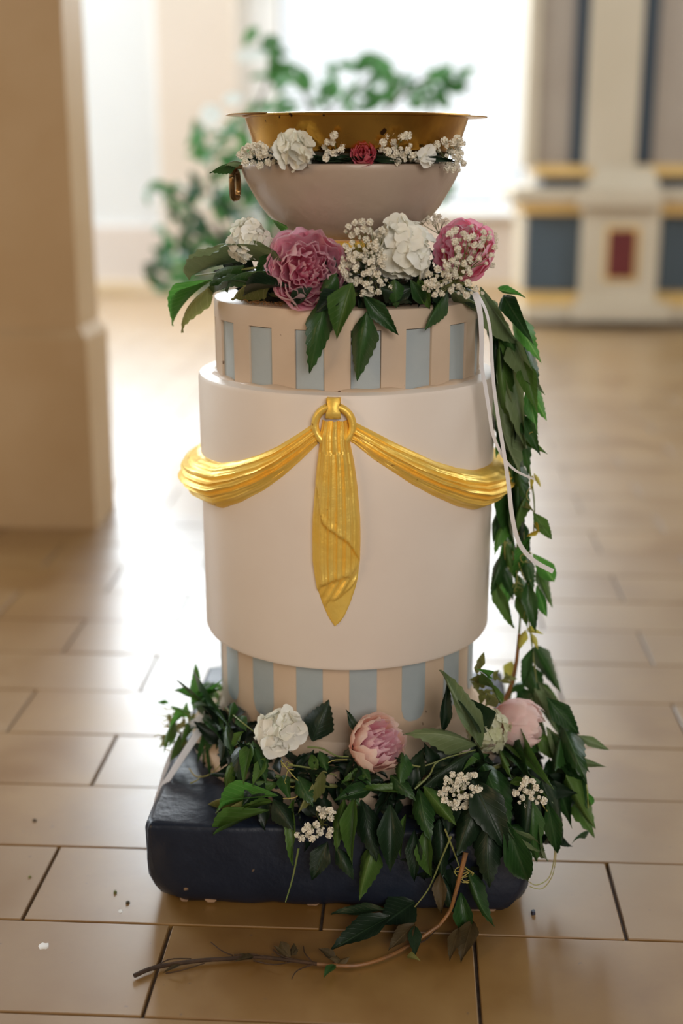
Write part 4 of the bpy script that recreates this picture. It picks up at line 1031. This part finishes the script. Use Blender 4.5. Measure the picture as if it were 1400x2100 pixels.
def gyp(name, spots, depth, label, seed, root_px, size=6.6, dense=1.0, stem='stem'):
    """spots: list of (cx, cy, rx, ry, n) pixel ellipses; depth: function (px,py)->Y"""
    rnd = random.Random(seed); pts = []
    for cx, cy, rx, ry, n in spots:
        k = 0; tries = 0
        while k < n and tries < 900:
            tries += 1
            a = rnd.uniform(0, 6.283); q = sqrt(rnd.random()); x, y = cx + rx * q * cos(a), cy + ry * q * sin(a)
            if any((x - p[0]) ** 2 + (y - p[1]) ** 2 < (size * 1.45) ** 2 for p in pts): continue
            pts.append((x, y)); k += 1
    base = onY(*root_px, depth(*root_px) + .03)
    root = empty('babys_breath', base, label, 'flower'); st_ = MB(); hub = []
    for x, y in pts:
        p = onY(x, y, depth(x, y) + rnd.uniform(-.012, .012)); s = size * PX * rnd.choice((.55, .9, 1, 1.1, 1.15))
        link('blossom', BL[rnd.randrange(4)], root, Matrix.Translation(p) @ frame((cam_dir(p, .3) + Vector((rnd.uniform(-.5, .5), rnd.uniform(-.5, .5), rnd.uniform(-.5, .5)))).normalized(), rnd.uniform(0, 6)) @ Matrix.Diagonal((s, s, s, 1)))
        mid = p.lerp(base, .45) + Vector((rnd.uniform(-.006, .006), .004, rnd.uniform(-.006, .006)))
        st_.tube([base, mid, p], .0006, .0004, 4, 2)
    st_.build('stems', M[stem], root)
    return root
gd = lambda Y: (lambda x, y: Y)
gyp('g', [(528, 318, 36, 22, 20), (566, 320, 12, 18, 5)], gd(-.115), 'white gypsophila spray at the left end under the basin', 1, (530, 334), 7.4)
gyp('g', [(690, 305, 32, 28, 12)], gd(-.143), 'white gypsophila spray just left of the deep pink rose', 2, (690, 334), 7.2)
gyp('g', [(812, 296, 32, 26, 13), (825, 318, 24, 16, 7)], gd(-.143), 'white gypsophila spray just right of the deep pink rose', 3, (815, 334), 7.8)
gyp('g', [(915, 312, 30, 24, 14), (934, 336, 20, 18, 7), (938, 292, 8, 14, 3)], gd(-.10), 'white gypsophila spray at the right end under the basin', 4, (915, 330), 7.6)
gyp('g', [(745, 480, 50, 26, 16), (742, 535, 46, 50, 44), (780, 585, 30, 16, 6), (760, 600, 20, 8, 3)], gd(-.182), 'wide gypsophila spray between peony and largest hydrangea', 5, (760, 560), 6.8)
gyp('g', [(930, 560, 40, 40, 24), (985, 500, 34, 44, 16), (945, 505, 40, 40, 9), (890, 585, 22, 26, 10), (960, 595, 34, 12, 7)], gd(-.190), 'gypsophila spray over the right hand pink peony', 6, (935, 575), 6.8)
gyp('g', [(885, 452, 30, 10, 9), (1010, 520, 12, 40, 5)], gd(-.06), 'blurred gypsophila sprigs behind the largest hydrangea', 7, (900, 480), 6.0)
gyp('g', [(938, 1622, 34, 36, 28), (966, 1590, 12, 8, 3), (978, 1618, 5, 5, 1)], gd(-.300), 'gypsophila spray under the big toothed leaf on the wreath', 8, (940, 1640), 7.0)
gyp('g', [(655, 1702, 32, 16, 9), (672, 1665, 22, 14, 6), (630, 1712, 22, 9, 5)], gd(-.312), 'gypsophila sprig hanging over the front edge of the plinth', 9, (660, 1690), 6.8)
gyp('g', [(1082, 1626, 28, 28, 14), (1100, 1640, 16, 8, 3)], gd(-.290), 'gypsophila spray at the right corner of the plinth', 10, (1085, 1650), 7.2)

# small dark tuft leaf at the bowl rim, left
lf = empty('rim_leaf', onY(470, 345, -.06), 'small glossy dark leaf sticking out over the left bowl rim', 'leaf')
link('leaf', LEAF['deep'][0], lf, orient(onY(492, 334, -.06), onY(430, 356, -.06), .008, .6))
link('leaf', LEAF['pale'][2], lf, orient(onY(496, 333, -.07), onY(462, 340, -.07), .010, .2))
lf = empty('rim_leaves', (.0122, -.135, .99), 'dark leaves tucked between flowers along the bowl rim', 'leaf')
for x0, x1, w in ((560, 500, 14), (660, 600, 10), (640, 720, 12), (720, 660, 10), (780, 700, 10), (760, 830, 14), (900, 840, 12), (860, 930, 12), (560, 620, 12)):
    link('leaf', LEAF['dark'][1], lf, orient(onY(x0, 326, -.130 if 560 < x0 < 880 else -.10), onY(x1, 333, -.142 if 560 < x1 < 880 else -.10), w * PX, .2))
fo = MB(); fo.lathe([(.09, .975), (.134, .978), (.138, .992), (.130, 1.006), (.10, 1.010)], 48, C0)
tag(fo.build('foam_ring', M['foam']), 'dark floral foam ring wedged between bowl and basin', 'foam')
ft = MB(); ft.lathe([(.10, .8125), (.150, .8125), (.156, .825), (.148, .842), (.11, .846)], 48, C0)
o = ft.build('foam_ring', M['foam'], g_top)

# ================================================================== RIBBONS
def ribbon(pts, w0, w1, twist=0.0, face=None):
    pts = smooth(pts, 6); n = len(pts); G = []
    for i, p in enumerate(pts):
        t = (pts[min(i + 1, n - 1)] - pts[max(i - 1, 0)]).normalized()
        c_ = (CO - p).normalized() if face is None else face
        s = t.cross(c_).normalized(); a = twist * sin(i / n * 5); s = (s * cos(a) + c_ * sin(a)); nn = t.cross(s).normalized()
        w = (w0 + (w1 - w0) * i / (n - 1)) / 2
        G.append([p - s * w + nn * .0002, p + nn * .0004, p + s * w + nn * .0002, p + s * w - nn * .0002, p - s * w - nn * .0002])
    return MB().grid(G, closev=True)
A_ = [(973, 600), (984, 642), (987.5, 703), (987, 749), (994, 788), (1002, 838), (1011, 892), (1032, 938), (1057, 965), (1095, 983)]
B_ = [(977, 600), (995, 635), (1005, 678), (1008, 731), (1012, 788), (1021, 856), (1034, 935), (1043, 999), (1050, 1060), (1064, 1113), (1093, 1149), (1134, 1172)]
rb = empty('ribbon', onY(975, 600, -.19), 'pair of narrow white satin ribbons hanging over the right side of the drums', 'ribbon')
ribbon([onY(x, y, -.185 + .03 * min(1, i / 5)) for i, (x, y) in enumerate(A_)], .0075, .0030, .5).build('strand', M['ribbon'], rb, True, 60)
ribbon([onY(x, y, -.180 + .02 * min(1, i / 5)) for i, (x, y) in enumerate(B_)], .0034, .0066, .3).build('strand', M['ribbon'], rb, True, 60)
rb = empty('ribbon', onY(420, 1478, -.08), 'white satin ribbon lying over the left edge of the plinth', 'ribbon')
ribbon([onY(424, 1474, -.07), onY(408, 1500, -.09), onY(378, 1545, -.115), onY(345, 1596, -.145), onY(327, 1622, -.163), onY(322, 1640, -.175) + Vector((-.004, 0, -.01))], .0135, .0045, .2).build('strand', M['ribbon'], rb, True, 60)
ribbon([onY(414, 1468, -.05), onY(385, 1494, -.06), onY(360, 1530, -.08), onY(340, 1575, -.11), onY(326, 1622, -.15)], .009, .005, .3).build('strand', M['ribbon'], rb, True, 60)

# ================================================================== ROOM TREE behind
TY = 3.25
tp = onZ(610, 905); tp = Vector((onY(600, 500, TY).x, TY, 0))
tree = empty('indoor_tree', tp, 'leafy green indoor tree standing in front of the window behind the font', 'tree')
MB().lathe([(.10, 0), (.13, .005), (.165, .26), (.175, .28), (.175, .31), (.155, .31), (.15, .27), (.02, .27)], 32, (tp.x, tp.y)).build('pot', M['pot'], tree)
br = MB(); b0 = tp + Vector((0, 0, .27))
for pl in (((590, 560), (575, 420), (600, 300), (700, 210), (790, 130)), ((560, 640), (500, 560), (455, 480), (440, 420), (430, 330), (420, 290)), ((575, 560), (540, 400), (500, 300), (555, 150), (560, 70)),
           ((600, 520), (700, 350), (800, 220), (880, 160), (970, 180)), ((530, 620), (440, 560), (370, 560), (330, 600)), ((520, 600), (440, 480), (360, 400), (310, 390)), ((600, 600), (760, 450), (860, 420), (930, 390)), ((640, 300), (620, 180), (590, 150)), ((520, 600), (420, 500), (350, 480))):
    br.tube([b0] + [onY(x, y, TY + .12 * sin(x * .02)) for x, y in pl], .014, .004, 6, 3)
br.build('branch', pmat('tree_bark', (.10, .07, .045), .8), tree)
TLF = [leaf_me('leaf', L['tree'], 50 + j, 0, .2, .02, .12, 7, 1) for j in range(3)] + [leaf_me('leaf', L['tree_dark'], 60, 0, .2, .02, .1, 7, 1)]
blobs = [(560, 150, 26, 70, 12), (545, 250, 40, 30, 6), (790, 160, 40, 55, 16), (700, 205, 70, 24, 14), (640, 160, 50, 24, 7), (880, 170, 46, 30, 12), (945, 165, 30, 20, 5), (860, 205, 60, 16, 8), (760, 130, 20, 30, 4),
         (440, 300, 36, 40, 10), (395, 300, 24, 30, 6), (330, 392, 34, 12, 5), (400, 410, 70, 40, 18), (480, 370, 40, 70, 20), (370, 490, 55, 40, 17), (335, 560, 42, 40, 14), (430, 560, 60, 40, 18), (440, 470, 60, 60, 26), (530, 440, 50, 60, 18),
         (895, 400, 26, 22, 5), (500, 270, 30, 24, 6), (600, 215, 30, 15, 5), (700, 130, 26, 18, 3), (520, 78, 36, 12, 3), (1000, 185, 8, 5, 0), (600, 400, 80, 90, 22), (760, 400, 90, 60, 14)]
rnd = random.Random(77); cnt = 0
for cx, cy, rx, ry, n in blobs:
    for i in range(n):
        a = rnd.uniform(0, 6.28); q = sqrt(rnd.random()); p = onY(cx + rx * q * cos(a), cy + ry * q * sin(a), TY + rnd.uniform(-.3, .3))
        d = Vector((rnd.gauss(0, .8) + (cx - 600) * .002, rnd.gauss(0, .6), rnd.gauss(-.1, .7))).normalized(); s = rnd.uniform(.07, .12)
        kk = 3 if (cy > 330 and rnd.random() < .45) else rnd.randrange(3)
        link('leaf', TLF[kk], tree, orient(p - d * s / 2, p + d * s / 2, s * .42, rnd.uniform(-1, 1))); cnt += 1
print('tree leaves', cnt)
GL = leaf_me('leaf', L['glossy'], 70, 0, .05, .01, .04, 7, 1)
for b, t, w in (((478, 116), (552, 112), .055), ((408, 240), (458, 232), .085), ((455, 206), (500, 200), .05)):  # three pale leaves added as painted highlights
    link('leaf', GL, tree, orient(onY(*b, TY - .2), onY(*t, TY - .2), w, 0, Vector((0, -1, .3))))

# ================================================================== SMALL BITS ON THE FLOOR
def fleck(name, px, py, rx, ry, mat, label, cat, z=.0012, group=None):
    c_ = onZ(px, py, 0); n = 12; rr = random.Random(px)
    k = [1 + rr.uniform(-.25, .25) for _ in range(n)]
    lo = [(c_.x + rx * PX * k[i] * cos(2 * pi * i / n), c_.y + ry * PX * 1.8 * k[i] * sin(2 * pi * i / n), -.0005) for i in range(n)]
    hi = [(c_.x + .8 * rx * PX * k[i] * cos(2 * pi * i / n), c_.y + .8 * ry * PX * 1.8 * k[i] * sin(2 * pi * i / n), z) for i in range(n)]
    mb = MB().grid([lo, hi], closev=True); mb.f.append(tuple(n + i for i in reversed(range(n))))
    return tag(mb.build(name, mat), label, cat, group)
fleck('wax_drip', 91, 1940, 12, 7, M['white_spot'], 'larger whitish drip on the tile at the left, well in front of the plinth', 'drip', .0006)
fleck('wax_drip', 247, 1869, 6, 4, M['white_spot'], 'smaller whitish drip on the tile near the left plinth corner', 'drip', .0006)
fleck('paint_chip', 1093, 1873, 5, 4, M['chip'], 'dark blue paint chip on the floor right of the plinth', 'chip', .004)
fleck('leaf_scrap', 236, 1831, 4, 2.5, L['olive'], 'tiny olive leaf scrap on the tile left of the plinth', 'scrap', .003)
fleck('leaf_scrap', 262, 1852, 5, 2, L['wither'], 'tiny brown leaf scrap beside the smaller whitish drip', 'scrap', .003)
fleck('leaf_scrap', 71, 1684, 5, 2.5, L['wither'], 'tiny brown leaf scrap far left on the floor', 'scrap', .003)
fleck('leaf_scrap', 61, 1799, 3.5, 2, L['olive'], 'tiny olive scrap on the leftmost front tile', 'scrap', .002)
